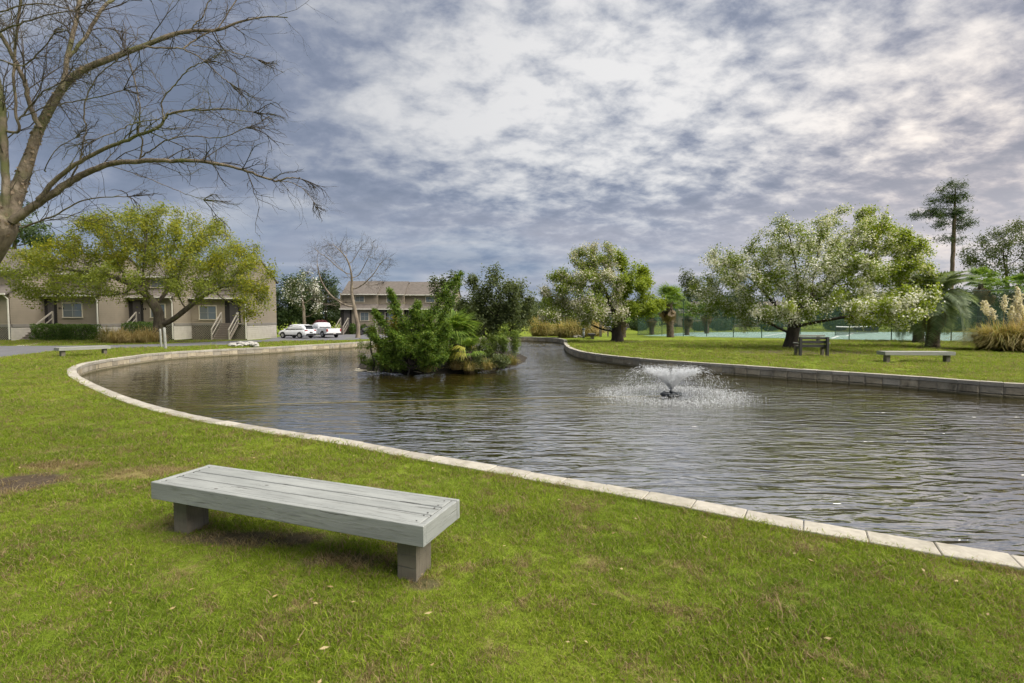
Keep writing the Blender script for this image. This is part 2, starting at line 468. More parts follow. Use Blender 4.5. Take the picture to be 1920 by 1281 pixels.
# ================================================================== THE SETTING
gridp = [(x, y) for x in np.arange(-60, 70, 3.1) for y in np.arange(-10, 80, 3.1)]
inside = in_pond(np.array([g[0] for g in gridp]), np.array([g[1] for g in gridp]))
gridp = [g for g, i in zip(gridp, inside) if not i]
R_ = 1500
lawn = sheet('lawn', [(-R_, -300), (R_, -300), (R_, R_), (-R_, R_)], 0.0, TURF, holes=[[(p.x, p.y) for p in OUTL]], grid=gridp)
tag(lawn, kind='structure')

# pond bed and water
BED = plain('pond_bed', (0.05, 0.04, 0.02), 0.9, 0.3, 1.0)
WIN = [OUTL[i] + NRM[i] * 0.20 for i in range(NP_)]
def flat_poly(name, pts, z, mat, step=None):
    vs = [Vector((p.x, p.y)) for p in pts]
    V, _, Fc, *_ = delaunay_2d_cdt(vs, [(i, (i + 1) % len(vs)) for i in range(len(vs))], [], 1, 1e-5)
    tri = np.array([f for f in Fc if len(f) == 3])
    return np_obj(name, np.array([(v.x, v.y, z) for v in V]), tri, mat)
tag(flat_poly('pond_bed', WIN, -0.9, BED), kind='structure')
FOUNT = at(1258, 741, WATER_Z)
def make_water():
    m, nt, b, o = new_mat('pond_water')
    pos = nt.nodes.new('ShaderNodeNewGeometry').outputs['Position']
    b.inputs['Roughness'].default_value = 0.045; b.inputs['IOR'].default_value = 8.0
    murk = noise(nt, pos, 0.35, 4, 0.5)
    nt.links.new(ramp(nt, murk, [(0.3, (0.017, 0.0138, 0.0022)), (0.7, (0.031, 0.025, 0.0045))]), b.inputs['Base Color'])
    b.inputs['Specular IOR Level'].default_value = 0.5
    # wind ripples run across the pond; the fountain breaks them up
    dv = node(nt, 'ShaderNodeVectorMath', operation='DISTANCE', inp={0: pos, 1: tuple(FOUNT)}).outputs['Value']
    nearf = M(nt, 'SUBTRACT', 1.0, sstep(nt, dv, 1.4, 5.5))
    r1 = noise(nt, mapping(nt, pos, rot=(0, 0, RAD(11)), scl=(0.62, 2.3, 1)), 1.9, 2, 0.45, 0.9)
    r2 = noise(nt, mapping(nt, pos, rot=(0, 0, RAD(-13)), scl=(0.8, 2.2, 1)), 4.6, 2, 0.45, 0.6)
    r3 = noise(nt, mapping(nt, pos, scl=(1, 1.3, 1)), 11.0, 2, 0.5, 0.3)
    patch = ramp(nt, noise(nt, mapping(nt, pos, rot=(0, 0, RAD(25)), scl=(1, 2, 1)), 0.20, 3, 0.5), [(0.36, (0.5,) * 3), (0.62, (1.0,) * 3)])
    # the left bay lies in the lee of the bank and the houses
    lee = M(nt, 'ADD', 0.30, M(nt, 'MULTIPLY', sstep(nt, M(nt, 'ADD', node(nt, 'ShaderNodeSeparateXYZ', inp={0: pos}).outputs[0], M(nt, 'MULTIPLY', murk, 5.0)), -7.5, 0.5), 0.70))
    h = M(nt, 'ADD', M(nt, 'ADD', M(nt, 'MULTIPLY', r1, 0.064), M(nt, 'MULTIPLY', r2, 0.016)), M(nt, 'MULTIPLY', r3, M(nt, 'ADD', 0.0015, M(nt, 'MULTIPLY', nearf, 0.014))))
    h = M(nt, 'MULTIPLY', M(nt, 'MULTIPLY', h, patch), lee)
    bp = nt.nodes.new('ShaderNodeBump'); bp.inputs['Strength'].default_value = 1.0; bp.inputs['Distance'].default_value = 1.0
    nt.links.new(h, bp.inputs['Height']); nt.links.new(bp.outputs[0], b.inputs['Normal'])
    return m
tag(flat_poly('pond_water', WIN, WATER_Z, make_water()), kind='structure')

# retaining wall: coping stones and wall blocks, each a piece of its own
def stone(name, col, stain, rough=0.9, bump=0.4, scale=8.0, amt=0.75, tide=False):
    """cast or split stone: mottled, with dark weathering that differs from stone to stone"""
    m, nt, b, o = new_mat(name)
    ge = nt.nodes.new('ShaderNodeNewGeometry'); pos = ge.outputs['Position']
    oi = nt.nodes.new('ShaderNodeObjectInfo').outputs['Random']
    n = noise(nt, pos, scale, 6, 0.65); w = noise(nt, mapping(nt, pos, scl=(1, 1, .5)), 2.1, 5, 0.7)
    c = ramp(nt, n, [(0.28, tuple(q * .78 for q in col)), (0.72, tuple(min(1, q * 1.18) for q in col))])
    c = mixc(nt, 1.0, c, ramp(nt, oi, [(0, (0.84, 0.83, 0.80)), (1, (1.10, 1.09, 1.07))]), 'MULTIPLY')
    c = mixc(nt, M(nt, 'MULTIPLY', sstep(nt, w, 0.50, 0.70), amt), c, stain)
    if tide:   # algae line left by the water
        zz = M(nt, 'ADD', node(nt, 'ShaderNodeSeparateXYZ', inp={0: pos}).outputs[2], M(nt, 'MULTIPLY', M(nt, 'SUBTRACT', w, 0.5), 0.10))
        c = mixc(nt, M(nt, 'MULTIPLY', M(nt, 'SUBTRACT', 1.0, sstep(nt, zz, -0.335, -0.265)), 0.8), c, (0.075, 0.07, 0.035))
    nt.links.new(c, b.inputs['Base Color']); b.inputs['Roughness'].default_value = rough; b.inputs['Specular IOR Level'].default_value = 0.2
    bp = nt.nodes.new('ShaderNodeBump'); bp.inputs['Strength'].default_value = bump; bp.inputs['Distance'].default_value = 0.02
    nt.links.new(n, bp.inputs['Height']); nt.links.new(bp.outputs[0], b.inputs['Normal'])
    return m
COPE = [stone('coping_concrete_%d' % k, c, (0.17, 0.155, 0.115), 0.9, 0.35, 14.0, 0.5) for k, c in enumerate([(0.345, 0.325, 0.285), (0.375, 0.355, 0.31), (0.32, 0.302, 0.265)])]
BLK = [stone('split_block_%d' % k, c, (0.11, 0.10, 0.07), 0.95, 1.0, 9.0, 0.8, True) for k, c in enumerate([(0.36, 0.315, 0.24), (0.42, 0.37, 0.28), (0.31, 0.28, 0.225), (0.38, 0.35, 0.295)])]
wall = empty('retaining_wall', (0, 0, 0), 'low curved block wall with pale coping stones edging the pond', 'wall')
rr = random.Random(4)
def hexa(bot, top, ins=0.006):
    """block from 4 bottom and 4 top corners with a small chamfer round the top"""
    cen = sum(top, Vector()) / 4
    t2 = [p + (cen - p).normalized() * ins * 1.4 for p in top]
    t1 = [p - Vector((0, 0, ins)) for p in top]
    v = bot + t1 + t2
    f = [(3, 2, 1, 0), (8, 9, 10, 11)]
    for k in range(2):
        for i in range(4):
            j = (i + 1) % 4; f.append((4 * k + i, 4 * k + j, 4 * k + 4 + j, 4 * k + 4 + i))
    return v, f
hid = MB(); hidc = MB()
for i in range(NP_):
    j = (i + 1) % NP_
    a, b = OUTL[i], OUTL[j]; na, nb = NRM[i], NRM[j]
    t = (b - a).normalized(); g = 0.003
    dz = rr.uniform(-0.004, 0.006); off = rr.uniform(-0.008, 0.008)
    q = [a + na * off + t * g, b + nb * off - t * g, b + nb * (0.235 + off) - t * g, a + na * (0.235 + off) + t * g]
    bot = [p + Vector((0, 0, -0.075)) for p in q]; top = [p + Vector((0, 0, 0.022 + dz)) for p in q]
    mid = (a + b) / 2
    seen = mid.y > 1.0 and abs(mid.x) < mid.y * 1.08 + 0.5
    vs, fs = hexa(bot, top)
    if seen and not (mid.y > 36 and -10 < mid.x < -3.6):
        MB().add(vs, fs).build('coping_stone', COPE[rr.randrange(3)], wall, origin=tuple(mid))
    else: hidc.add(vs, fs)
    # block course under the coping (two courses, the lower half under water)
    ph = 0.0
    q = [a + na * (0.05) + t * g, b + nb * 0.05 - t * g, b + nb * (0.21 + rr.uniform(-.006, .006)) - t * g, a + na * (0.21 + rr.uniform(-.006, .006)) + t * g]
    for z0, z1 in ((-0.285, -0.080), (-0.60, -0.292)):
        bot = [p + Vector((0, 0, z0)) for p in q]; top = [p + Vector((0, 0, z1)) for p in q]
        # pillow the face that looks over the water
        vs = bot + top
        fc = (bot[2] + bot[3] + top[2] + top[3]) / 4
        nn = (na + nb).normalized()
        k = rr.uniform(0.008, 0.02)
        ring = [fc + (p - fc) * 0.80 + nn * k for p in (bot[2], bot[3], top[3], top[2])]
        vs = vs + ring
        fs = [(3, 2, 1, 0), (4, 5, 6, 7), (0, 1, 5, 4), (1, 2, 6, 5), (3, 0, 4, 7), (2, 3, 9, 8), (3, 7, 10, 9), (7, 6, 11, 10), (6, 2, 8, 11), (8, 9, 10, 11)]
        facing = nn.dot(Vector((0, 0, 0)) - mid) > 0
        if z1 > -0.1 and seen and facing and mid.y > 6:
            MB().add(vs, fs).build('wall_block', BLK[rr.randrange(4)], wall, origin=tuple(mid))
        else: hid.add(vs, fs)
tag(hid.build('wall_block_course', BLK[0], wall), kind='stuff')
if hidc.v: tag(hidc.build('coping_run', COPE[0], wall), kind='stuff')

# road and parking bay
ASPH = plain('asphalt', (0.115, 0.115, 0.125), 0.9, 0.22, 1.2, 0.3, coord='Object', bscale=40)
road_px_far = [(-260, 652), (-100, 650.5), (0, 649), (150, 648.5), (300, 645.5), (420, 640.5), (498, 636.8), (530, 630.5), (600, 628), (690, 627), (760, 627.5)]
road_px_near = [(760, 634), (690, 636.2), (640, 638), (560, 639.8), (498, 641.5), (420, 647), (320, 650.5), (200, 654), (106, 658), (0, 671.5), (-120, 690), (-260, 712)]
road_o = [at(x, y) for x, y in road_px_far + road_px_near]
tag(sheet('road', [(p.x, p.y) for p in road_o], 0.012, ASPH, grid=[(x, y) for x in np.arange(-40, -8, 2.3) for y in np.arange(18, 62, 2.3)]), kind='structure')
PATHM = plain('path_concrete', (0.42, 0.39, 0.33), 0.9, 0.15, 3.0, 0.2)
pp = [at(x, y) for x, y in [(88, 641.2), (110, 639.6), (60, 643), (30, 648.6), (5, 648.8), (45, 643.5)]]
pp = [at(x, y) for x, y in [(28, 649), (62, 643.6), (98, 640.2), (118, 640.2), (80, 643.8), (52, 649)]]
tag(sheet('footpath', [(p.x, p.y) for p in pp], 0.008, PATHM), kind='structure')

# tennis court
COURT = plain('court_green', (0.19, 0.29, 0.25), 0.8, 0.10, 0.8)
LINEW = plain('line_white', (0.72, 0.74, 0.72), 0.7, 0.05)
cA = at(1175, 630.5); 
court_px = [(1205, 629.8), (1300, 631.8), (1475, 634.6), (1600, 636.9), (1700, 639.0), (1840, 641.2), (2060, 645), (2060, 624.5), (1700, 622.6), (1400, 622.4), (1290, 623.5)]
co = [at(x, y) for x, y in court_px]
tag(sheet('tennis_court', [(p.x, p.y) for p in co], 0.010, COURT, grid=[(x, y) for x in np.arange(12, 60, 3) for y in np.arange(36, 70, 3)]), kind='structure')
def court_line(x0, y0, x1, y1, w=0.09):
    a, b = at(x0, y0), at(x1, y1); t = (b - a).normalized(); s = Vector((-t.y, t.x, 0)) * w
    n = 12; mb = MB(); up = Vector((0, 0, 0.016))
    for i in range(n):
        p, q = a.lerp(b, i / n), a.lerp(b, (i + 1) / n)
        p.z = gz(p.x, p.y); q.z = gz(q.x, q.y)
        mb.quad(p - s + up, q - s + up, q + s + up, p + s + up)
    tag(mb.build('court_line', LINEW), kind='structure')
court_line(1320, 629.0, 1830, 636.0); court_line(1440, 624.6, 1830, 626.2); court_line(1560, 635.0, 1600, 624.6)
court_line(1400, 630.2, 1470, 624.8); court_line(1740, 635.2, 1720, 625.4)

# ================================================================== NEAR GRASS (stuff)
def in_wear(x, y):
    m = np.zeros(len(x))
    for (wx, wy, rx, ry, s, k) in WEAR:
        if k: continue
        r = np.sqrt(((x - wx) / rx) ** 2 + ((y - wy) / ry) ** 2); m = np.maximum(m, s * np.clip((1.15 - r) / 0.6, 0, 1))
    return m
def make_tuft(seed, n=26, R=0.055):
    g = np.random.default_rng(seed)
    ang = g.uniform(0, 2 * np.pi, n); rad = R * np.sqrt(g.uniform(0, 1, n))
    base = np.column_stack([rad * np.cos(ang), rad * np.sin(ang), np.full(n, -0.004)])
    h = g.uniform(0.014, 0.035, n); lean = g.uniform(0.15, 1.25, n) * h * 1.3; la = g.uniform(0, 2 * np.pi, n)
    wv = g.uniform(0.0013, 0.0024, n); wa = g.uniform(0, 2 * np.pi, n)
    side = np.column_stack([np.cos(wa), np.sin(wa), np.zeros(n)]) * wv[:, None]
    dirl = np.column_stack([np.cos(la), np.sin(la), np.zeros(n)])
    mid = base + dirl * (lean * 0.35)[:, None] + np.array([0, 0, 1]) * (h * 0.62)[:, None]
    tip = base + dirl * lean[:, None] + np.array([0, 0, 1]) * h[:, None]
    V = np.stack([base - side, base + side, mid + side * .85, mid - side * .85, tip], 1).reshape(-1, 3)
    faces = []
    for i in range(n):
        b = 5 * i; faces += [(b, b + 1, b + 2), (b, b + 2, b + 3), (b + 3, b + 2, b + 4)]
    me = bpy.data.meshes.new('grass_tuft')
    me.from_pydata(V.tolist(), [], faces); me.materials.append(BLADE)
    return bpy.data.objects.new('grass_tuft', me)
def near_grass():
    g = np.random.default_rng(11); D = []
    d0 = 1.55
    xs, ys, ss = [], [], []
    for lo, hi_, dens, sc in ((1.5, 3.0, 760, 1.0), (3.0, 4.5, 620, 1.05), (4.5, 6.5, 380, 1.2), (6.5, 10, 190, 1.45), (10, 16, 80, 1.9), (16, 26, 30, 2.6), (26, 38, 10, 3.4)):
        A = 1.12 * (hi_ ** 2 - lo ** 2)
        n = int(A * dens)
        y = np.sqrt(g.uniform(lo ** 2, hi_ ** 2, n)); x = y * g.uniform(-1.12, 1.12, n)
        ok = ~in_pond(x, y)
        x, y = x[ok], y[ok]
        ok = g.uniform(0, 1, len(x)) > in_wear(x, y) * 0.93
        x, y = x[ok], y[ok]
        road_poly = np.array([(p.x, p.y) for p in road_o])
        ok = ~in_pond(x, y, road_poly) & ~in_pond(x, y, np.array([(p.x, p.y) for p in co]))
        x, y = x[ok], y[ok]
        xs.append(x); ys.append(y); cl = np.sin(x * 2.3 + 1.7 * np.sin(y * 1.9)) * np.sin(y * 3.1 + 1.3 * np.sin(x * 2.7)); ss.append(sc * g.uniform(0.6, 1.35, len(x)) * (1 + 0.28 * cl) * np.where(g.uniform(0, 1, len(x)) < .02, 1.45, 1.0))
    # a fringe that leans over the coping along the near shore
    fx, fy = [], []
    for i in range(NP_):
        p = OUTL[i]
        if 1.5 < p.y < 14 and abs(p.x) < p.y * 1.12:
            k = int(34 / max(1, p.y / 5))
            for _ in range(k):
                t = g.uniform(); q = p.lerp(OUTL[(i + 1) % NP_], t) - NRM[i] * abs(g.normal(0, 0.02))
                fx.append(q.x); fy.append(q.y)
    xs.append(np.array(fx)); ys.append(np.array(fy)); ss.append(g.uniform(0.9, 1.5, len(fx)))
    x = np.concatenate(xs); y = np.concatenate(ys); s = np.concatenate(ss)
    me = bpy.data.meshes.new('grass'); me.vertices.add(len(x))
    me.vertices.foreach_set('co', np.column_stack([x, y, np.zeros(len(x))]).astype(np.float32).ravel())
    at_ = me.attributes.new('sc', 'FLOAT', 'POINT'); at_.data.foreach_set('value', s.astype(np.float32))
    me.materials.append(BLADE)
    o = bpy.data.objects.new('grass', me); link(o); tag(o, 'short mown lawn grass around the pond', 'grass', kind='stuff')
    tufts = bpy.data.collections.new('grass_tufts')
    for k in range(8): tufts.objects.link(make_tuft(100 + k))
    ng = bpy.data.node_groups.new('scatter_grass', 'GeometryNodeTree')
    ng.interface.new_socket('Geometry', in_out='INPUT', socket_type='NodeSocketGeometry')
    ng.interface.new_socket('Geometry', in_out='OUTPUT', socket_type='NodeSocketGeometry')
    gi = ng.nodes.new('NodeGroupInput'); go = ng.nodes.new('NodeGroupOutput')
    m2p = ng.nodes.new('GeometryNodeMeshToPoints'); ng.links.new(gi.outputs[0], m2p.inputs['Mesh'])
    ci = ng.nodes.new('GeometryNodeCollectionInfo'); ci.inputs['Collection'].default_value = tufts
    ci.inputs['Separate Children'].default_value = True; ci.inputs['Reset Children'].default_value = True
    iop = ng.nodes.new('GeometryNodeInstanceOnPoints')
    ng.links.new(m2p.outputs[0], iop.inputs['Points']); ng.links.new(ci.outputs[0], iop.inputs['Instance'])
    iop.inputs['Pick Instance'].default_value = True
    rv = ng.nodes.new('FunctionNodeRandomValue'); rv.data_type = 'FLOAT_VECTOR'
    rv.inputs[0].default_value = (-0.12, -0.12, 0); rv.inputs[1].default_value = (0.12, 0.12, 6.28)
    ng.links.new(rv.outputs[0], iop.inputs['Rotation'])
    na = ng.nodes.new('GeometryNodeInputNamedAttribute'); na.data_type = 'FLOAT'; na.inputs['Name'].default_value = 'sc'
    ng.links.new(na.outputs[0], iop.inputs['Scale'])
    ng.links.new(iop.outputs[0], go.inputs[0])
    md = o.modifiers.new('scatter', 'NODES'); md.node_group = ng
    return len(x)
print('tufts', near_grass())

# fallen leaves and clippings lying on the near grass
def litter():
    g = np.random.default_rng(19); n = 420; y = np.sqrt(g.uniform(3, 60, n)); x = y * g.uniform(-1.1, 1.1, n)
    ok = ~in_pond(x, y); x, y = x[ok], y[ok]; n = len(x)
    c = np.column_stack([x, y, np.full(n, .024) + g.uniform(0, .012, n)])
    V, Q = leaf_quads(g, c, 0.035, .5, 0, .5)
    V[:, 2] = np.repeat(c[:, 2], 4) + (V[:, 2] - np.repeat(c[:, 2], 4)) * .35
    tag(np_obj('leaf_litter', V, Q, leaf_mat('fallen_leaf', [(0.20, 0.13, 0.06), (0.32, 0.24, 0.11), (0.42, 0.34, 0.18), (0.14, 0.09, 0.05)], .2)), 'small dry leaves scattered on the near grass', 'leaves', kind='stuff')

# ================================================================== BENCHES
def wood_mat(name, c0, c1, c2, grain=(1.2, 16, 16)):
    m, nt, b, o = new_mat(name)
    tc = nt.nodes.new('ShaderNodeTexCoord').outputs['Object']
    oi = nt.nodes.new('ShaderNodeObjectInfo').outputs['Random']
    off = node(nt, 'ShaderNodeCombineXYZ', inp={0: M(nt, 'MULTIPLY', oi, 31.0), 1: M(nt, 'MULTIPLY', oi, 17.0), 2: 0.0}).outputs[0]
    p = node(nt, 'ShaderNodeVectorMath', operation='ADD', inp={0: tc, 1: off}).outputs[0]
    gr = noise(nt, mapping(nt, p, scl=grain), 4.0, 6, 0.65, 0.6)
    bl = noise(nt, mapping(nt, p, scl=(0.7, 3, 3)), 2.3, 5, 0.6)
    col = ramp(nt, bl, [(0.3, c0), (0.7, c1)])
    col = mixc(nt, M(nt, 'MULTIPLY', sstep(nt, gr, 0.52, 0.68), 0.5), col, c2)
    vo = nt.nodes.new('ShaderNodeTexVoronoi'); vo.inputs['Scale'].default_value = 2.2; nt.links.new(mapping(nt, p, scl=(1, 1.6, 1.6)), vo.inputs['Vector'])
    knot = M(nt, 'SUBTRACT', 1.0, sstep(nt, vo.outputs['Distance'], 0.025, 0.05))
    col = mixc(nt, M(nt, 'MULTIPLY', knot, 0.75), col, (0.05, 0.045, 0.04))
    crack = noise(nt, mapping(nt, p, scl=(0.6, 20, 20)), 3.0, 3, 0.5, 1.2)
    ck = sstep(nt, crack, 0.655, 0.69)
    col = mixc(nt, M(nt, 'MULTIPLY', ck, 0.7), col, (0.07, 0.07, 0.065))
    nt.links.new(col, b.inputs['Base Color']); b.inputs['Roughness'].default_value = 0.62; b.inputs['Specular IOR Level'].default_value = 0.35
    bp = nt.nodes.new('ShaderNodeBump'); bp.inputs['Strength'].default_value = 0.5; bp.inputs['Distance'].default_value = 0.006
    nt.links.new(M(nt, 'SUBTRACT', gr, M(nt, 'MULTIPLY', ck, 2.0)), bp.inputs['Height']); nt.links.new(bp.outputs[0], b.inputs['Normal'])
    return m
PAINT = wood_mat('grey_painted_wood', (0.20, 0.212, 0.205), (0.295, 0.308, 0.297), (0.11, 0.11, 0.10))
POSTW = wood_mat('weathered_post_wood', (0.115, 0.10, 0.08), (0.18, 0.16, 0.125), (0.06, 0.054, 0.045), grain=(16, 16, 1.2))
DARKW = wood_mat('dark_stained_wood', (0.035, 0.035, 0.035), (0.055, 0.053, 0.05), (0.02, 0.02, 0.02))
GREYW = wood_mat('grey_weathered_wood', (0.22, 0.225, 0.21), (0.31, 0.31, 0.285), (0.14, 0.14, 0.13))
def flat_bench(loc, rz, label, group, top=PAINT, L=2.43, W=0.5, H=0.42):
    b = empty('bench', loc, label, 'bench', group, rz)
    th, dp = 0.038, 0.135
    def board(name, c, s, mat, rot=0.0):
        o = MB().box((0, 0, 0), s, bev=0.004).build(name, mat, b); o.location = c; o.rotation_euler = (0, 0, rot); return o
    for sy in (-1, 1): board('side_board', (0, sy * (W / 2 - th / 2), H - dp / 2), (L, th, dp), top)
    for sx in (-1, 1): board('end_board', (sx * (L / 2 - th / 2 - 0.001), 0, H - dp / 2 - 0.001), (W - 2 * th - 0.005, th, dp - 0.002), top, math.pi / 2)
    iw = W - 2 * th; sw = (iw - 4 * 0.008) / 3
    for k in range(3):
        gap = (0.004, 0.010, 0.018)[k] if k < 3 else 0
        board('slat', (0.0, -iw / 2 + 0.003 + sw / 2 + k * (sw + 0.010) + (0.006 if k else 0), H - 0.019 - 0.002 * (k == 1)), (L - 2 * th - 0.02, sw, 0.036), top)
    for k in range(3):
        for sx in (-1, 1):
            for dy in (-.045, .045):
                sc_ = MB().lathe([(.006, -.002), (.006, .0015), (.003, .0015)], n=8).build('screw', DARKW, b); sc_.location = (sx * (L / 2 - .085), -iw / 2 + .003 + sw / 2 + k * (sw + .010) + dy, H)
    for sx in (-1, 1):
        o = MB().box((0, 0, (H - 0.04) / 2 - 0.03), (0.14, 0.19, H - 0.04 + 0.06), bev=0.006).build('leg', POSTW, b)
        o.location = (sx * (L / 2 - 0.18), -0.06, 0)
        cb = MB().box((0, 0, H - 0.036 - 0.045), (0.04, iw - 0.02, 0.08)).build('cross_beam', POSTW, b); cb.location = (sx * (L / 2 - 0.18) - sx * 0.10, 0, 0)
    return b
# near bench: corners traced on the photo at seat height
A_, B_, C_, D_ = [at(x, y, 0.42) for x, y in ((271, 905.3), (797.6, 989.5), (871.8, 936.3), (393, 868.2))]
cen = (A_ + B_ + C_ + D_) / 4; ax = ((B_ - A_) + (C_ - D_)).normalized()
print('bench', cen, (B_ - A_).length, (C_ - D_).length, (C_ - B_).length, (D_ - A_).length)
flat_bench((cen.x, cen.y, 0), math.atan2(ax.y, ax.x), 'large grey painted backless wooden bench in the foreground grass', 'backless wooden benches')
l0, l1 = at(128, 671), at(176, 665)
flat_bench(((l0.x + l1.x) / 2, (l0.y + l1.y) / 2 + .1, 0), math.atan2(l1.y - l0.y, l1.x - l0.x) * 0.6, 'small pale backless bench between the road and the pond', 'backless wooden benches', GREYW, L=1.9)
r0, r1 = at(1664, 678), at(1770, 681)
flat_bench(((r0.x + r1.x) / 2, (r0.y + r1.y) / 2, 0), RAD(-3), 'long grey backless bench on the lawn in front of the palms', 'backless wooden benches', GREYW, L=2.55)

# ================================================================== VEGETATION TOOLS
def colonize(g, trunk, attr, step, kill, maxit=160, jit=0.12, grav=0.0):
    pos = [np.array(p, float) for p in trunk]; par = [i - 1 for i in range(len(trunk))]
    A = np.array(attr, float)
    P = np.array(pos); d = np.linalg.norm(A[:, None] - P[None], axis=2)
    near = d.argmin(1); nd = d.min(1)
    for it in range(maxit):
        if len(A) == 0: break
        dirs = np.zeros((len(pos), 3)); PA = np.array(pos)
        v = A - PA[near]; v /= (np.linalg.norm(v, axis=1, keepdims=True) + 1e-9)
        np.add.at(dirs, near, v)
        idx = np.unique(near)
        dv = dirs[idx] + g.normal(0, jit, (len(idx), 3)); dv[:, 2] += grav
        dv /= (np.linalg.norm(dv, axis=1, keepdims=True) + 1e-9)
        new = PA[idx] + dv * step
        b = len(pos)
        for k, i in enumerate(idx): pos.append(new[k]); par.append(int(i))
        dn = np.linalg.norm(A[:, None] - new[None], axis=2)
        mi = dn.argmin(1); md = dn.min(1)
        upd = md < nd
        near = np.where(upd, b + mi, near); nd = np.where(upd, md, nd)
        al = nd > kill
        A, near, nd = A[al], near[al], nd[al]
    return np.array(pos), np.array(par)
def radii(par, tip, base, expo=2.2):
    n = len(par); ch = np.zeros(n); r = np.zeros(n)
    for i in range(n - 1, -1, -1):
        r[i] = max(tip ** expo, ch[i])
        if par[i] >= 0: ch[par[i]] += r[i]
    r = r ** (1 / expo)
    # rescale so the base has its real girth and the tips stay fine
    k = math.log(base / tip) / max(1e-6, math.log(r[0] / tip))
    return tip * (r / tip) ** k
def ring_tube(P, R, n):
    """numpy tube -> verts, quads"""
    k = len(P)
    T = np.zeros_like(P); T[1:-1] = P[2:] - P[:-2]; T[0] = P[1] - P[0]; T[-1] = P[-1] - P[-2]
    T /= (np.linalg.norm(T, axis=1, keepdims=True) + 1e-9)
    up = np.array([0.13, -0.97, 0.21]); U = np.cross(T, up); U /= (np.linalg.norm(U, axis=1, keepdims=True) + 1e-9)
    W = np.cross(T, U)
    a = np.arange(n) * 2 * np.pi / n
    V = P[:, None] + R[:, None, None] * (np.cos(a)[None, :, None] * U[:, None] + np.sin(a)[None, :, None] * W[:, None])
    i = np.arange(k - 1)[:, None]; j = np.arange(n)[None]; j2 = (j + 1) % n
    Q = np.stack([i * n + j, i * n + j2, (i + 1) * n + j2, (i + 1) * n + j], 2).reshape(-1, 4)
    return V.reshape(-1, 3), Q
class Limbs:
    def __init__(self): self.V = []; self.Q = []; self.n = 0
    def add(self, P, R, n=None):
        P = np.asarray(P, float); R = np.asarray(R, float)
        if len(P) < 2: return
        if n is None: n = 3 if R.max() < 0.02 else (4 if R.max() < 0.05 else (6 if R.max() < 0.12 else 9))
        v, q = ring_tube(P, R, n); self.V.append(v); self.Q.append(q + self.n); self.n += len(v)
    def build(self, name, mat, parent): return np_obj(name, np.concatenate(self.V), np.concatenate(self.Q), mat, parent, True)
def skeleton_limbs(lb, pos, par, r):
    n = len(par); kids = [[] for _ in range(n)]
    for i in range(1, n):
        if par[i] >= 0: kids[par[i]].append(i)
    stack = [(0, None)]
    while stack:
        s, fr = stack.pop()
        ch = [] if fr is None else [fr]
        c = s
        while True:
            ch.append(c)
            if not kids[c]: break
            ks = sorted(kids[c], key=lambda q: -r[q])
            for o in ks[1:]: stack.append((o, c))
            c = ks[0]
        P = pos[ch]; R = r[ch].copy()
        if fr is not None: R[0] = min(R[0], R[1] * 1.15)
        R[-1] *= 0.5
        lb.add(P, R)
def tip_nodes(par, r, thr):
    return np.where(r < thr)[0]
def unit(g, n):
    v = g.normal(0, 1, (n, 3)); return v / np.linalg.norm(v, axis=1, keepdims=True)
def leaf_quads(g, cen, size, asp=0.55, flat=0.0, sv=0.35, bias=None):
    """one folded rhombus per leaf; bias (n,3) turns the leaf faces that way"""
    n = len(cen)
    if bias is None:
        a = unit(g, n); b = np.cross(a, unit(g, n))
    else:
        nm = unit(g, n) * 0.85 + bias; a = np.cross(nm, unit(g, n)); a /= (np.linalg.norm(a, axis=1, keepdims=True) + 1e-9); b = np.cross(nm, a)
    b /= (np.linalg.norm(b, axis=1, keepdims=True) + 1e-9)
    s = size * g.uniform(1 - sv, 1 + sv, n)[:, None]
    c = cen
    nn = np.cross(a, b)
    fold = nn * s * 0.10
    V = np.stack([c - a * s * .5, c + b * s * asp * .5 + fold, c + a * s * .5, c - b * s * asp * .5 + fold], 1).reshape(-1, 3)
    Q = np.arange(4 * n).reshape(-1, 4)
    return V, Q
def lobes_points(g, lobes, carve=0.0, shell=0.0):
    out = []
    for (c, r, n) in lobes:
        k = 0; pts = []
        v = unit(g, n); rad = g.uniform(shell, 1, n) ** (1 / 3.0) if shell < 1 else np.ones(n)
        out.append(np.array(c) + v * rad[:, None] * np.array(r))
    return np.concatenate(out)
def lobes_at(D, spec):
    """spec rows: px, py, rx_px, ry_px, count[, depth offset m, depth radius m] -> ellipsoids in the place"""
    res = []
    for s in spec:
        dd = s[5] if len(s) > 5 else 0.0
        y = D + dd; c = dep(s[0], s[1], y); k = y / F
        rd = s[6] if len(s) > 6 else s[2] * k * 0.85
        res.append(((c.x, c.y, c.z), (s[2] * k, rd, s[3] * k), s[4]))
    return res
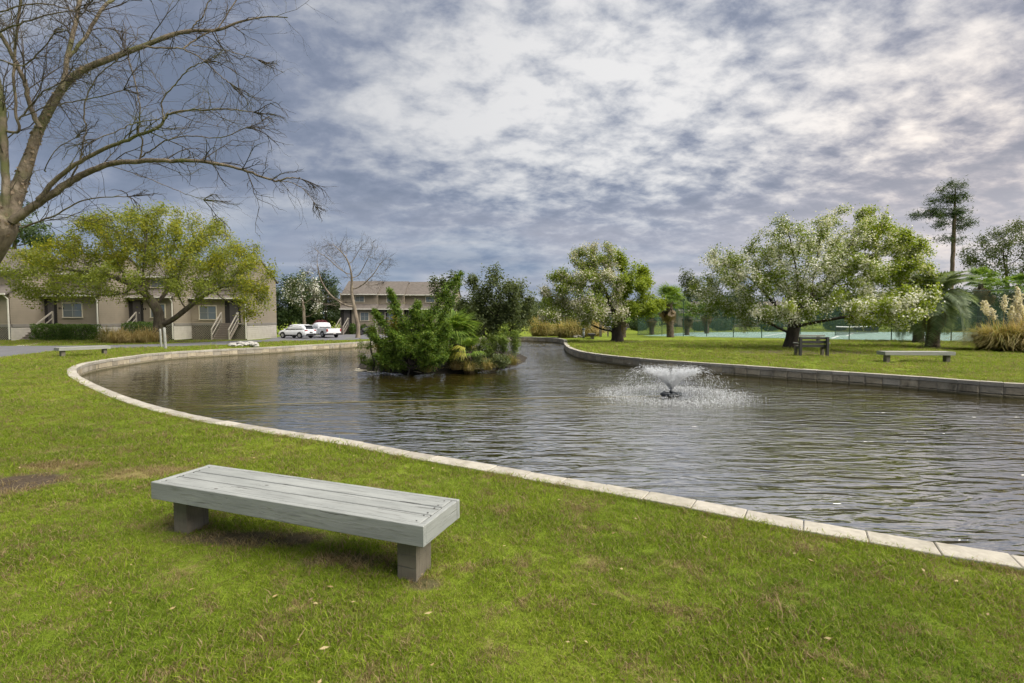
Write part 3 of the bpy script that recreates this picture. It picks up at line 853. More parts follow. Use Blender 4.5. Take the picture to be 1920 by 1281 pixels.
def tree(name, label, cat, group, base, fork, lobes, bark, leafspec, seed, step=0.32, kill=0.55, tip=0.008, girth=0.22, lean=(0, 0), flare=1.5, jit=0.12, zmin=None):
    """trunk with limbs grown towards the crown lobes; leafspec rows: part name, material, count, leaf size, spread, aspect, region or None"""
    g = np.random.default_rng(seed)
    base = Vector(base); t = empty(name, tuple(base), label, cat, group)
    b = np.array(base); k = max(3, int(fork / step))
    trunk = [np.array([lean[0] * (i / k) ** 1.5 + g.normal(0, .02), lean[1] * (i / k), -0.1 + (fork + .1) * i / k]) for i in range(k + 1)]
    A = lobes_points(g, lobes) - b
    if zmin is not None: A = A[A[:, 2] > zmin]
    pos, par = colonize(g, trunk, A, step, kill, jit=jit)
    r = radii(par, tip, girth)
    r[0] *= flare; r[1] *= 1 + (flare - 1) * .35
    lb = Limbs(); skeleton_limbs(lb, pos, par, r)
    lb.build('trunk', bark, t)
    tips = np.where(r < tip * 2.6)[0]
    for (nm, mat, cnt, size, spread, asp, reg) in leafspec:
        tt = tips if reg is None else tips[[bool(reg(*(pos[i] + b))) for i in tips]]
        if len(tt) == 0: continue
        # uneven clumps: every tip gets its own share
        w = g.gamma(0.95, 1.0, len(tt)); w /= w.sum()
        ii = g.choice(tt, cnt, p=w); ip = np.maximum(par[ii], 0)
        f = g.uniform(0, 1, cnt)[:, None]
        cen = pos[ii] * f + pos[ip] * (1 - f) + g.normal(0, spread, (cnt, 3))
        ctr = pos[tips].mean(0); ctr[2] -= 0.8; out = cen - ctr; out /= (np.linalg.norm(out, axis=1, keepdims=True) + 1e-9)
        V, Q = leaf_quads(g, cen, size, asp, bias=out * 0.55 + np.array([0, 0, .45]))
        np_obj(nm, V, Q, mat, t)
    return t, pos, par, r
def twig_spray(g, lb, p, d, L, r, depth, spread=0.55, droop=0.0, seg=4):
    """a fine twig with side twigs"""
    P = [np.array(p)]; dv = np.array(d); s = L / seg
    for i in range(seg):
        dv = dv + g.normal(0, 0.16, 3); dv[2] -= droop; dv /= np.linalg.norm(dv)
        P.append(P[-1] + dv * s)
    lb.add(np.array(P), np.linspace(r, r * 0.35, seg + 1), 3)
    if depth > 0:
        for i in range(1, seg + 1):
            if g.uniform() < 0.85:
                side = unit(g, 1)[0]; side -= dv * side.dot(dv); side /= (np.linalg.norm(side) + 1e-9)
                nd = dv * (1 - spread * .6) + side * spread; nd /= np.linalg.norm(nd)
                twig_spray(g, lb, P[i], nd, L * g.uniform(0.35, 0.65), r * 0.6, depth - 1, spread, droop, 3)

def bark_mat(name, c0, c1, moss=None, scale=5.0, st=(1, 1, 0.3)):
    m, nt, b, o = new_mat(name)
    tc = nt.nodes.new('ShaderNodeTexCoord').outputs['Object']
    p = mapping(nt, tc, scl=st)
    n = noise(nt, p, scale, 6, 0.7, 0.4)
    col = ramp(nt, n, [(0.32, c0), (0.68, c1)])
    if moss: col = mixc(nt, sstep(nt, noise(nt, tc, 2.2, 4, 0.6), 0.50, 0.66), col, moss)
    nt.links.new(col, b.inputs['Base Color']); b.inputs['Roughness'].default_value = 0.95; b.inputs['Specular IOR Level'].default_value = 0.15
    bp = nt.nodes.new('ShaderNodeBump'); bp.inputs['Strength'].default_value = 0.8; bp.inputs['Distance'].default_value = 0.03
    nt.links.new(n, bp.inputs['Height']); nt.links.new(bp.outputs[0], b.inputs['Normal'])
    return m
BARK_BIRCH = bark_mat('birch_bark', (0.055, 0.042, 0.032), (0.25, 0.205, 0.155), (0.12, 0.125, 0.055), 9.0, (1, 1, 0.7))
BARK_TWIG = bark_mat('twig_bark', (0.045, 0.038, 0.034), (0.10, 0.085, 0.072), (0.10, 0.10, 0.055), 6.0)
BARK_DARK = bark_mat('dark_bark', (0.025, 0.021, 0.019), (0.075, 0.062, 0.052), None, 5.0)
BARK_OAK = bark_mat('oak_bark', (0.055, 0.045, 0.035), (0.15, 0.125, 0.095), (0.12, 0.12, 0.06), 5.0)
BARK_PALE = bark_mat('pale_bark', (0.10, 0.08, 0.062), (0.29, 0.245, 0.19), None, 3.0)
BARK_PINE = bark_mat('pine_bark', (0.08, 0.055, 0.04), (0.22, 0.16, 0.11), None, 4.0)
L_PEAR = leaf_mat('pear_leaf', [(0.11, 0.165, 0.022), (0.165, 0.23, 0.032), (0.23, 0.29, 0.048), (0.14, 0.18, 0.03)], 0.45)
L_PEARB = leaf_mat('pear_leaf_bright', [(0.16, 0.22, 0.022), (0.24, 0.31, 0.03), (0.30, 0.36, 0.05)], 0.45)  # brighter green: low front boughs, and light painted on the pears' right sides
L_BLOS = leaf_mat('pear_blossom', [(0.60, 0.60, 0.53), (0.76, 0.76, 0.70), (0.50, 0.50, 0.40)], 0.3)
L_BLOSD = leaf_mat('pear_blossom_dull', [(0.42, 0.40, 0.31), (0.58, 0.57, 0.47), (0.34, 0.32, 0.23)], 0.3)  # duller blossom: shade put into the colour of one crown's left half
L_OAK = leaf_mat('oak_leaf', [(0.11, 0.15, 0.022), (0.155, 0.195, 0.028), (0.215, 0.25, 0.038), (0.18, 0.205, 0.032)], 0.48)
L_OAKSUN = leaf_mat('oak_leaf_sunlit', [(0.20, 0.215, 0.018), (0.28, 0.285, 0.022), (0.36, 0.34, 0.03)], 0.48)  # sunlit tone put into the leaf colour
L_EVER = leaf_mat('evergreen_leaf', [(0.03, 0.055, 0.018), (0.048, 0.08, 0.026), (0.07, 0.105, 0.035)], 0.32)
L_PINE = leaf_mat('pine_needle', [(0.04, 0.07, 0.025), (0.06, 0.095, 0.03), (0.085, 0.12, 0.04)], 0.3)
L_MYRT = leaf_mat('myrtle_leaf', [(0.06, 0.085, 0.03), (0.09, 0.12, 0.042), (0.13, 0.155, 0.065)], 0.42)
L_CEDAR = leaf_mat('cedar_spray', [(0.06, 0.12, 0.016), (0.09, 0.165, 0.02), (0.13, 0.21, 0.028), (0.19, 0.25, 0.04)], 0.45)
L_WILLOW = leaf_mat('willow_leaf', [(0.09, 0.15, 0.025), (0.14, 0.21, 0.035), (0.19, 0.24, 0.06)], 0.45)
L_FAN = leaf_mat('fan_palm_leaf', [(0.09, 0.16, 0.024), (0.14, 0.23, 0.034), (0.21, 0.29, 0.05)], 0.45)
L_FANY = leaf_mat('fan_palm_leaf_yellow', [(0.26, 0.27, 0.04), (0.33, 0.31, 0.06)], 0.4)
L_FROND = leaf_mat('feather_palm_leaf', [(0.10, 0.145, 0.075), (0.15, 0.20, 0.105), (0.21, 0.26, 0.15)], 0.42)
L_STRAW = leaf_mat('dry_grass_blade', [(0.27, 0.20, 0.09), (0.40, 0.31, 0.15), (0.52, 0.43, 0.25), (0.30, 0.26, 0.10)], 0.5)
L_STRAWG = leaf_mat('half_dry_grass_blade', [(0.15, 0.17, 0.04), (0.28, 0.24, 0.09), (0.40, 0.32, 0.15), (0.19, 0.20, 0.05)], 0.5)
L_PLUME = leaf_mat('pampas_plume', [(0.62, 0.57, 0.47), (0.74, 0.70, 0.60)], 0.4)
L_HEDGE = leaf_mat('hedge_leaf', [(0.04, 0.08, 0.016), (0.07, 0.125, 0.022), (0.11, 0.17, 0.03)], 0.3)
L_AZAL = leaf_mat('azalea_flower', [(0.26, 0.07, 0.10), (0.34, 0.12, 0.16), (0.13, 0.09, 0.06)], 0.3)
L_WHITE = leaf_mat('white_flower', [(0.68, 0.68, 0.64), (0.78, 0.78, 0.75)], 0.3)
L_DRYPALM = leaf_mat('dead_palm_leaf', [(0.17, 0.12, 0.07), (0.26, 0.20, 0.12)], 0.3)

# ================================================================== TREES
# --- bare birch on the left, its limbs traced from the photograph and set at their own depths
def bare_birch():
    g = np.random.default_rng(3)
    D0 = 5.6
    base = Vector((-6.8, 5.7, 0))
    t = empty('birch_tree', tuple(base), 'bare river birch leaning in from the left with long arching twiggy branches', 'tree', 'bare trees')
    S = 2.669
    def P3(pts, d0, d1):
        n = len(pts); return np.array([np.array(dep(x / S, y / S, d0 + (d1 - d0) * i / (n - 1))) - np.array(base) for i, (x, y) in enumerate(pts)])
    def curve(P, m=5):
        out = []; n = len(P)
        for i in range(n - 1):
            p0 = P[max(i - 1, 0)]; p1 = P[i]; p2 = P[i + 1]; p3 = P[min(i + 2, n - 1)]
            for j in range(m):
                u = j / m
                out.append(.5 * (2 * p1 + (p2 - p0) * u + (2 * p0 - 5 * p1 + 4 * p2 - p3) * u * u + (3 * p1 - p0 - 3 * p2 + p3) * u ** 3))
        out.append(P[-1]); return np.array(out)
    lim = Limbs(); tw = Limbs()
    def limb(pts, d0, d1, r0, r1, tws=1.0, L=0.75, mat=None, dense=0.16, droop=0.02, expo=0.8, start=0.15):
        P = curve(P3(pts, d0, d1)); n = len(P)
        P[1:-1] += g.normal(0, 0.004, (n - 2, 3))
        f = np.linspace(0, 1, n); R = (r0 * 0.44) + (r1 * .75 - r0 * 0.44) * f ** expo
        R *= 1 + g.normal(0, 0.015, n)
        lim.add(P, R, 10 if r0 > .08 else 7)
        seg = np.linalg.norm(np.diff(P, axis=0), axis=1)
        for i in range(1, n):
            if f[i] < start: continue
            k = g.poisson(seg[i - 1] / dense * tws * 1.7)
            for _ in range(k):
                d = P[i] - P[i - 1]; d /= np.linalg.norm(d)
                s = unit(g, 1)[0]; s -= d * s.dot(d); s /= np.linalg.norm(s) + 1e-9
                nd = d * g.uniform(0.45, 0.9) + s * g.uniform(0.5, 0.9); nd[2] += 0.10; nd /= np.linalg.norm(nd)
                twig_spray(g, tw, P[i], nd, L * g.uniform(0.45, 1.25), min(R[i] * 0.5, 0.0075), 2, 0.6, droop, 5)
        # the limb ends in a fan of twigs
        d = P[-1] - P[-3]; d /= np.linalg.norm(d)
        for _ in range(4):
            nd = d + g.normal(0, 0.3, 3); nd /= np.linalg.norm(nd)
            twig_spray(g, tw, P[-1], nd, L * g.uniform(0.35, 0.7), 0.007, 2, 0.5, droop + .03, 5)
    # trunk out of frame to the left runs on into the longest limb
    Apx = [(-34, 1190), (14, 1090), (58, 1005), (100, 920), (150, 780), (200, 640), (300, 460), (400, 360), (560, 290), (720, 230), (860, 175), (960, 155), (1090, 150), (1200, 110), (1330, 85), (1440, 88)]
    tp = [np.array((0, 0, -0.15)), np.array((0.06, 0, 0.5)), np.array((0.26, -.02, 1.25)), np.array((0.60, -.05, 1.95))]
    tp += [np.array(dep(x / S, y / S, 5.6 + 0.8 * i / 15)) - np.array(base) for i, (x, y) in enumerate(Apx)]
    trr = [0.38, 0.27, 0.22, 0.185, 0.165, 0.14, 0.10, 0.068, 0.055, 0.047, 0.041, 0.036, 0.031, 0.027, 0.023, 0.020, 0.016, 0.012, 0.008, 0.005]
    trc = curve(np.array(tp), 8); k = len(trc); rt = np.interp(np.arange(k) / 8, np.arange(len(trr)), trr)
    rt = rt * (1 + 0.05 * np.sin(np.arange(k) * 0.55) * np.sin(np.arange(k) * .21 + 1))
    lim.add(trc, rt, 14)
    for i in range(76, k):
        for _ in range(g.poisson(0.32)):
            d = trc[i] - trc[i - 1]; d /= np.linalg.norm(d); sd = unit(g, 1)[0]; nd = d * .6 + sd * .7; nd /= np.linalg.norm(nd)
            twig_spray(g, tw, trc[i], nd, .6 * g.uniform(.45, 1.25), min(rt[i] * .5, .0075), 2, .6, .02, 5)
    # curling flakes of peeling bark
    fl = []; kk = 320
    ii = g.integers(20, 90, kk); th = g.uniform(0, 2 * np.pi, kk); d3 = np.column_stack([np.cos(th), np.sin(th), g.normal(0, .3, kk)])
    ax_ = trc[ii] - trc[ii - 1]; ax_ /= np.linalg.norm(ax_, axis=1, keepdims=True); d3 -= ax_ * (d3 * ax_).sum(1, keepdims=True); d3 /= np.linalg.norm(d3, axis=1, keepdims=True)
    Vf, Qf = leaf_quads(g, trc[ii] + d3 * (rt[ii] * 1.02)[:, None], .045, .6, bias=d3 * 1.5)
    tag(np_obj('peeling_bark', Vf, Qf, leaf_mat('bark_flake', [(0.16, 0.115, 0.075), (0.30, 0.235, 0.165), (0.10, 0.07, 0.05)], .2), t), kind='stuff')
    limb([(720, 235), (860, 240), (920, 250), (1010, 295), (1090, 370), (1150, 415)], 5.95, 6.2, 0.024, 0.006, 0.7, 0.6)
    limb([(920, 247), (965, 205), (1040, 165), (1090, 140), (1150, 50), (1210, -40)], 6.05, 6.3, 0.021, 0.008, 0.8, 0.6)
    limb([(960, 158), (985, 110), (1010, 85), (1050, 0), (1075, -60)], 6.05, 6.0, 0.017, 0.007, 0.8, 0.55)
    limb([(960, 225), (1060, 240), (1180, 265), (1290, 300)], 6.1, 6.4, 0.013, 0.005, 0.9, 0.45)
    limb([(200, 640), (150, 520), (120, 400), (60, 270), (10, 180), (-60, 60)], 5.7, 5.5, 0.058, 0.022, 0.7, 0.7)
    limb([(310, 450), (340, 280), (375, 130), (400, 0), (415, -120)], 5.8, 6.0, 0.055, 0.028, 0.7, 0.7)
    limb([(345, 285), (430, 180), (500, 60), (560, 0), (640, -70)], 5.85, 6.2, 0.042, 0.022, 0.7, 0.7)
    limb([(60, 1110), (190, 1020), (340, 920), (440, 860), (560, 820), (700, 805), (860, 805), (1000, 808), (1140, 830), (1260, 865), (1380, 905), (1450, 890), (1510, 897)], 5.6, 5.9, 0.10, 0.007, 0.75, 0.45, droop=.05, start=.3)
    limb([(1380, 905), (1460, 915), (1530, 955), (1570, 1010)], 5.85, 5.9, 0.011, 0.004, 1.4, 0.28, droop=.12)
    limb([(190, 1000), (270, 910), (400, 810), (540, 740), (660, 690), (790, 640), (830, 590), (880, 560), (1040, 548), (1180, 550), (1270, 562)], 5.6, 5.4, 0.062, 0.006, 0.85, 0.5, start=.3)
    limb([(820, 600), (812, 500), (880, 420), (940, 350), (1020, 310)], 5.45, 5.3, 0.018, 0.006, 1.0, 0.5)
    limb([(700, 803), (712, 700), (690, 660), (702, 560), (680, 440), (640, 280)], 5.75, 5.5, 0.020, 0.007, 0.8, 0.6)
    limb([(700, 790), (760, 750), (840, 700), (960, 680), (1100, 690), (1230, 640)], 5.75, 5.6, 0.018, 0.006, 1.1, 0.55)
    limb([(800, 600), (700, 610), (600, 650), (480, 700)], 5.45, 5.3, 0.013, 0.006, 0.9, 0.5)
    limb([(30, 1075), (30, 960), (22, 780), (12, 600), (0, 480), (-20, 380), (-30, 200)], 5.6, 5.7, 0.085, 0.045, 0.4, 0.7)
    limb([(20, 655), (95, 655), (80, 560), (72, 330), (92, 100), (112, -60)], 5.65, 5.5, 0.032, 0.016, 0.8, 0.7)
    limb([(360, 890), (400, 800), (410, 740), (430, 650), (420, 570), (440, 470), (500, 370), (580, 310)], 5.65, 5.4, 0.022, 0.007, 0.9, 0.6)
    limb([(95, 600), (160, 520), (220, 460), (320, 405)], 5.6, 5.4, 0.02, 0.008, 0.9, 0.6)
    limb([(95, 590), (200, 545), (330, 515), (470, 490), (620, 450)], 5.6, 5.2, 0.016, 0.006, 1.1, 0.6)
    limb([(0, 300), (110, 330), (200, 260), (270, 170)], 5.5, 5.3, 0.02, 0.007, 1.2, 0.7)
    limb([(0, 160), (120, 110), (260, 70), (420, 40)], 5.5, 5.3, 0.022, 0.007, 1.3, 0.7)
    limb([(0, 60), (100, 30), (240, 20), (380, 60)], 5.4, 5.2, 0.018, 0.007, 1.3, 0.7)
    limb([(110, 1140), (260, 1085), (400, 1010), (500, 990), (640, 985)], 5.6, 5.3, 0.024, 0.006, 1.0, 0.5)
    limb([(560, 830), (640, 860), (760, 900), (900, 960), (1020, 1000)], 5.7, 5.4, 0.010, 0.004, 0.9, 0.45, droop=.06)
    limb([(230, 860), (225, 840), (290, 740), (380, 690)], 5.5, 5.3, 0.012, 0.005, 0.8, 0.4)
    lim.build('trunk', BARK_BIRCH, t)
    tag(tw.build('twigs', BARK_TWIG, t), kind='stuff')
bare_birch()

# --- spreading oak in front of the left townhouses
b = at(300, 641.5); D = b.y
oak_lobes = lobes_at(D, [(300, 440, 130, 60, 300), (370, 480, 120, 55, 260), (210, 450, 90, 60, 200), (120, 512, 110, 48, 300, -1.5), (75, 545, 45, 28, 100, -1), (110, 470, 60, 30, 90), (440, 510, 78, 52, 240, -1),
                         (475, 565, 38, 42, 120, -1.5), (490, 540, 22, 26, 50, -1), (300, 520, 150, 38, 160, -1), (180, 548, 80, 25, 110, -2), (385, 545, 70, 30, 110, -2)])
tree('oak_tree', 'wide spreading olive green tree in front of the left townhouses', 'tree', None, b, 1.7, oak_lobes, BARK_OAK,
     [('crown', L_OAK, 46000, 0.14, 0.25, 0.5, None), ('bright_leaves', L_OAKSUN, 21000, 0.14, 0.24, 0.5, lambda x, y, z: z > 5.0 or x > -18.8)], 21, step=0.36, kill=0.62, tip=0.010, girth=0.40)  # second leaf tone paints sunlight on the crown's top and right

# --- flowering pears on the far lawn
b = at(1483, 653); D = b.y
pear_lobes = lobes_at(D, [(1490, 480, 95, 80, 260), (1590, 450, 85, 62, 240, 1), (1660, 480, 80, 62, 220, 1), (1560, 530, 110, 55, 220), (1400, 530, 75, 62, 200), (1345, 520, 48, 66, 150, 1),
                          (1325, 570, 40, 36, 90, 1), (1470, 580, 70, 30, 120, -1.5), (1640, 420, 40, 35, 70, 1.5), (1710, 510, 48, 45, 90, 1), (1400, 590, 45, 28, 80)])
pear_low = lobes_at(D, [(1620, 585, 55, 33, 110, -3), (1685, 580, 58, 40, 170, -4), (1722, 560, 34, 38, 80, -4), (1672, 612, 34, 16, 40, -4)])
lowc = at(1620, 640).x
tree('pear_tree', 'broad white flowering tree with a dark forked trunk beside the dark bench', 'tree', 'flowering trees', b, 1.5, pear_lobes + pear_low, BARK_DARK,
     [('crown', L_PEAR, 58000, 0.105, 0.17, 0.62, lambda x, y, z: y > D - 2.4), ('blossom', L_BLOS, 32000, 0.088, 0.17, 0.85, lambda x, y, z: y > D - 2.4),
      ('bright_leaves', L_PEARB, 22000, 0.11, 0.15, 0.65, lambda x, y, z: y <= D - 2.2 or x > 20.5), ('low_blossom', L_BLOS, 4500, 0.10, 0.15, 0.85, lambda x, y, z: y <= D - 2.2)],
     5, step=0.30, kill=0.48, tip=0.009, girth=0.33, lean=(0.15, 0))
b = at(1157, 640.5); D2 = b.y
pl2 = lobes_at(D2, [(1120, 490, 55, 42, 130, 1), (1060, 545, 55, 50, 150), (1110, 550, 60, 50, 150, -1), (1180, 530, 50, 48, 140), (1210, 570, 38, 36, 90, -1), (1040, 590, 38, 26, 80, -1.5), (1150, 590, 60, 22, 80, -1.5), (1095, 595, 40, 18, 50, -2)])
tree('pear_tree', 'rounded white and green flowering tree left of the tennis court', 'tree', 'flowering trees', b, 1.5, pl2, BARK_DARK,
     [('crown', L_PEAR, 32000, 0.125, 0.20, 0.62, None), ('blossom', L_BLOSD, 16000, 0.11, 0.19, 0.85, lambda x, y, z: x < 7.8), ('bright_leaves', L_PEARB, 13000, 0.13, 0.19, 0.65, lambda x, y, z: x > 7.6)],  # right half brighter, left duller: side light painted into leaves and blossom
     6, step=0.36, kill=0.66, tip=0.010, girth=0.36)
# --- bare pale-limbed tree by the second townhouses, and slender flowering tree behind the cars
b = at(672, 633.5); D = b.y
bt = lobes_at(D, [(615, 476, 36, 28, 170), (650, 470, 28, 26, 120), (692, 472, 22, 26, 110), (716, 490, 22, 18, 70), (592, 505, 26, 18, 70), (670, 515, 40, 22, 60), (625, 560, 44, 22, 60), (705, 525, 24, 18, 50), (600, 540, 24, 20, 40)])
t, pos, par, r = tree('bare_tree', 'bare pale barked tree in front of the middle townhouses', 'tree', 'bare trees', b, 1.0, bt, BARK_PALE, [], 8, step=0.33, kill=0.5, tip=0.012, girth=0.18)
g = np.random.default_rng(9); tw = Limbs()
for i in np.where(r < 0.02)[0]:
    d = pos[i] - pos[par[i]]; d /= np.linalg.norm(d) + 1e-9
    for _ in range(3):
        nd = d + g.normal(0, .45, 3); nd /= np.linalg.norm(nd); twig_spray(g, tw, pos[i], nd, g.uniform(.5, 1.0), 0.009, 1, .5, 0, 3)
tag(tw.build('twigs', BARK_TWIG, t), kind='stuff')
b = at(571, 627.5); D = b.y
tree('blossom_tree', 'slender multi-stemmed tree with sparse white flowers behind the parked cars', 'tree', 'flowering trees', b, 0.6, lobes_at(D, [(555, 540, 26, 30, 60), (575, 535, 26, 34, 60), (592, 560, 18, 40, 40), (545, 560, 18, 20, 30)]), BARK_PALE,
     [('crown', L_MYRT, 2200, 0.18, 0.3, 0.6, None), ('blossom', L_WHITE, 900, 0.16, 0.25, 0.9, None)], 12, step=0.4, kill=0.7, tip=0.014, girth=0.20)

# --- evergreen and mixed trees in the background
def bg_tree(name, label, px, py, D, lobes, leaf, n, size, seed, cat='tree', group='background trees', girth=0.25, fork=None, bark=BARK_DARK, spread=0.4, step=0.55):
    x = (px - CX) / F * D; b = Vector((x, D, gz(x, D)))
    L = lobes_at(D, lobes); zlow = min(c[2] - r[2] for c, r, _ in L) - b.z
    return tree(name, label, cat, group, b, fork if fork else max(0.5, zlow * 0.8), L, bark, [('crown', leaf, n, size, spread, 0.5, None)], seed, step=step, kill=0.95, tip=0.014, girth=girth)
bg_tree('evergreen_tree', 'dark evergreen tree right behind the left townhouse gable', 545, 0, 66, [(540, 560, 34, 50, 130), (530, 590, 26, 30, 60), (560, 530, 22, 25, 50)], L_EVER, 9000, 0.28, 31)
bg_tree('evergreen_tree', 'dark evergreen tree left of the middle townhouses behind the pickup', 612, 0, 70, [(610, 555, 34, 48, 130), (625, 580, 26, 34, 70), (590, 590, 26, 24, 50)], L_EVER, 9000, 0.28, 32)
bg_tree('evergreen_tree', 'dark evergreen tree low behind the white flowering stems', 580, 0, 74, [(578, 580, 30, 34, 90), (585, 550, 20, 26, 50)], L_EVER, 5000, 0.3, 33)
bg_tree('pine_tree', 'dark pine showing above the roof at the left edge', 30, 0, 62, [(15, 400, 40, 50, 120), (60, 440, 40, 26, 90), (-20, 430, 45, 40, 80), (85, 452, 22, 14, 40)], L_PINE, 9000, 0.3, 34, bark=BARK_PINE, group='pines')
bg_tree('roadside_tree', 'olive green tree just right of the middle townhouses', 905, 0, 60, [(900, 575, 40, 34, 80), (960, 590, 34, 24, 60)], L_MYRT, 5500, 0.24, 35)
bg_tree('background_tree', 'grey green tree far behind the palm by the court', 1285, 0, 95, [(1290, 525, 20, 20, 60), (1310, 545, 26, 26, 60), (1275, 560, 26, 20, 40)], L_MYRT, 4500, 0.36, 36, spread=.5)
bg_tree('background_tree', 'dark tree behind the court left of the broad flowering tree', 1200, 0, 88, [(1195, 590, 40, 24, 90), (1230, 580, 30, 26, 60)], L_EVER, 5000, 0.34, 37, spread=.5)
bg_tree('background_tree', 'dark tree behind the court under the broad flowering tree', 1370, 0, 84, [(1365, 575, 48, 36, 120), (1410, 590, 34, 22, 60)], L_EVER, 7000, 0.34, 38, spread=.5)
bg_tree('background_tree', 'dark tree behind the court seen between pear trunk and palms', 1570, 0, 86, [(1560, 580, 60, 32, 120), (1620, 570, 44, 30, 80)], L_EVER, 7000, 0.34, 39, spread=.5)
bg_tree('background_tree', 'dark tree behind the pair of feather palms', 1730, 0, 84, [(1720, 560, 60, 44, 130), (1790, 570, 44, 34, 90)], L_EVER, 8000, 0.34, 40, spread=.5)
bg_tree('background_tree', 'hazy broad tree behind the court at the right edge', 1885, 0, 92, [(1870, 455, 50, 32, 130), (1930, 450, 60, 42, 140), (1840, 485, 40, 24, 80), (1900, 500, 60, 30, 80)], L_MYRT, 9500, 0.34, 41, spread=.5)
bg_tree('background_tree', 'dark hedge-like tree behind the fence at the right edge', 1900, 0, 80, [(1870, 555, 50, 34, 110), (1950, 560, 60, 44, 120), (1990, 520, 50, 44, 90)], L_EVER, 8000, 0.32, 42, spread=.5)
bg_tree('background_tree', 'low dark tree filling the gap left of the flowering tree', 1010, 0, 80, [(1000, 590, 34, 18, 60), (1050, 585, 36, 22, 60)], L_MYRT, 4000, 0.3, 43, spread=.5)
bg_tree('background_tree', 'low dark tree in the distance left of the pear trunk', 1465, 0, 96, [(1455, 590, 50, 20, 80), (1500, 585, 40, 22, 60)], L_EVER, 4500, 0.36, 44, spread=.5)
# far wood closing the horizon
def far_wood():
    g = np.random.default_rng(90); cen = []
    for i in range(150):
        y = g.uniform(120, 170); x = g.uniform(-1.25, 1.25) * y; h = g.uniform(4.5, 8.5); w = g.uniform(3, 6); n = 420
        v = unit(g, n) * g.uniform(.5, 1, n)[:, None]
        cen.append(np.array([x, y, gz(x, y) + h * .5]) + v * np.array([w, w, h * .5]))
    V, Q = leaf_quads(g, np.concatenate(cen), 0.85, .6)
    tag(np_obj('far_wood', V, Q, leaf_mat('far_leaf', [(0.06, 0.085, 0.045), (0.085, 0.11, 0.06), (0.11, 0.13, 0.08)], .3)), 'distant mixed wood closing the horizon', 'trees', kind='stuff')
far_wood()
# tall pine on the right
D = 78.0; x = (1781 - CX) / F * D; b = Vector((x, D, gz(x, D)))
pn = lobes_at(D, [(1783, 352, 26, 14, 50, 0, 2.4), (1765, 375, 32, 9, 50, 0, 2.6), (1800, 372, 26, 9, 40, 0, 2.4), (1740, 398, 26, 7, 40, 0, 2.2), (1795, 400, 30, 7, 40, 0, 2.4), (1725, 405, 14, 5, 16, 0, 1.5),
                  (1760, 420, 24, 6, 30, 0, 2.2), (1815, 418, 22, 7, 30, 0, 2), (1765, 450, 20, 5, 20, 0, 1.8), (1800, 450, 14, 5, 16, 0, 1.5)])
tree('pine_tree', 'tall lone pine with a bare lower trunk above the palms', 'tree', 'pines', b, 21.8, pn, BARK_PINE, [('crown', L_PINE, 8000, 0.46, 0.36, 0.16, None)], 14, step=0.6, kill=0.9, tip=0.02, girth=0.27, flare=1.1)

# --- wax myrtles and shrubs on the island
ISL = [(668, 693), (700, 697), (760, 701), (830, 701), (900, 697), (950, 690), (985, 678), (975, 666), (900, 662), (800, 664), (720, 672), (680, 682)]
isl_pts = catmull([at(x, y, WATER_Z) for x, y in ISL], 0.35)
def island():
    n = len(isl_pts); mb = MB(); g = random.Random(2)
    cx = sum(p.x for p in isl_pts) / n; cy = sum(p.y for p in isl_pts) / n; cc = Vector((cx, cy, 0))
    rings = [(1.04, -0.6), (1.0, -0.38), (0.96, -0.26), (0.88, -0.17), (0.7, -0.08), (0.4, -0.02), (0.12, 0.0)]
    for k, z in rings:
        for p in isl_pts:
            q = cc + (Vector((p.x, p.y, 0)) - cc) * (k + g.uniform(-.02, .02)); mb.v.append((q.x, q.y, z + g.uniform(-.03, .03)))
    for i in range(len(rings) - 1):
        for a in range(n):
            b2 = (a + 1) % n; mb.f.append((i * n + a, i * n + b2, (i + 1) * n + b2, (i + 1) * n + a))
    mb.f.append(tuple((len(rings) - 1) * n + a for a in range(n)))
    tag(mb.build('island', plain('island_soil', (0.02, 0.016, 0.010), 0.95, 0.4, 4.0, 0.8)), kind='structure')
island()
def shrub(name, label, px, py, z, lobes, specs, seed, fork=0.25, girth=0.06, bark=BARK_DARK, step=0.2, kill=0.34, tip=0.005, cat='shrub', group='island shrubs', dd=0.0):
    b = at(px, py, z); 
    return tree(name, label, cat, group, b, fork, lobes_at(b.y + dd, lobes), bark, specs, seed, step=step, kill=kill, tip=tip, girth=girth, flare=1.2)
shrub('wax_myrtle', 'tall grey green wax myrtle at the right of the pond island', 925, 676, -0.1, [(930, 545, 58, 42, 200), (900, 590, 50, 44, 160), (965, 590, 44, 48, 150), (920, 515, 28, 22, 60), (985, 560, 22, 36, 60)],
      [('crown', L_MYRT, 17000, 0.105, 0.13, 0.5, None)], 51, fork=0.5, girth=0.13, cat='tree')
shrub('wax_myrtle', 'thin leafy stems rising above the middle of the island', 838, 680, -0.1, [(815, 528, 20, 18, 40), (852, 525, 22, 20, 50), (838, 570, 28, 34, 50)],
      [('crown', L_MYRT, 1900, 0.10, 0.10, 0.55, None)], 52, fork=0.6, girth=0.06)
shrub('broom_shrub', 'bright green feathery shrub at the right end of the island', 945, 683, -0.15, [(945, 635, 26, 38, 110), (920, 650, 26, 30, 80), (965, 640, 16, 36, 60)],
      [('crown', L_WILLOW, 6000, 0.13, 0.09, 0.14, None)], 53)
shrub('willow_shrub', 'thin yellow green willow shrub at the left end of the island', 700, 691, -0.15, [(690, 640, 24, 38, 70), (705, 610, 16, 34, 40), (675, 660, 14, 22, 30)],
      [('crown', L_WILLOW, 1500, 0.12, 0.08, 0.22, None)], 54, girth=0.035, bark=BARK_TWIG)
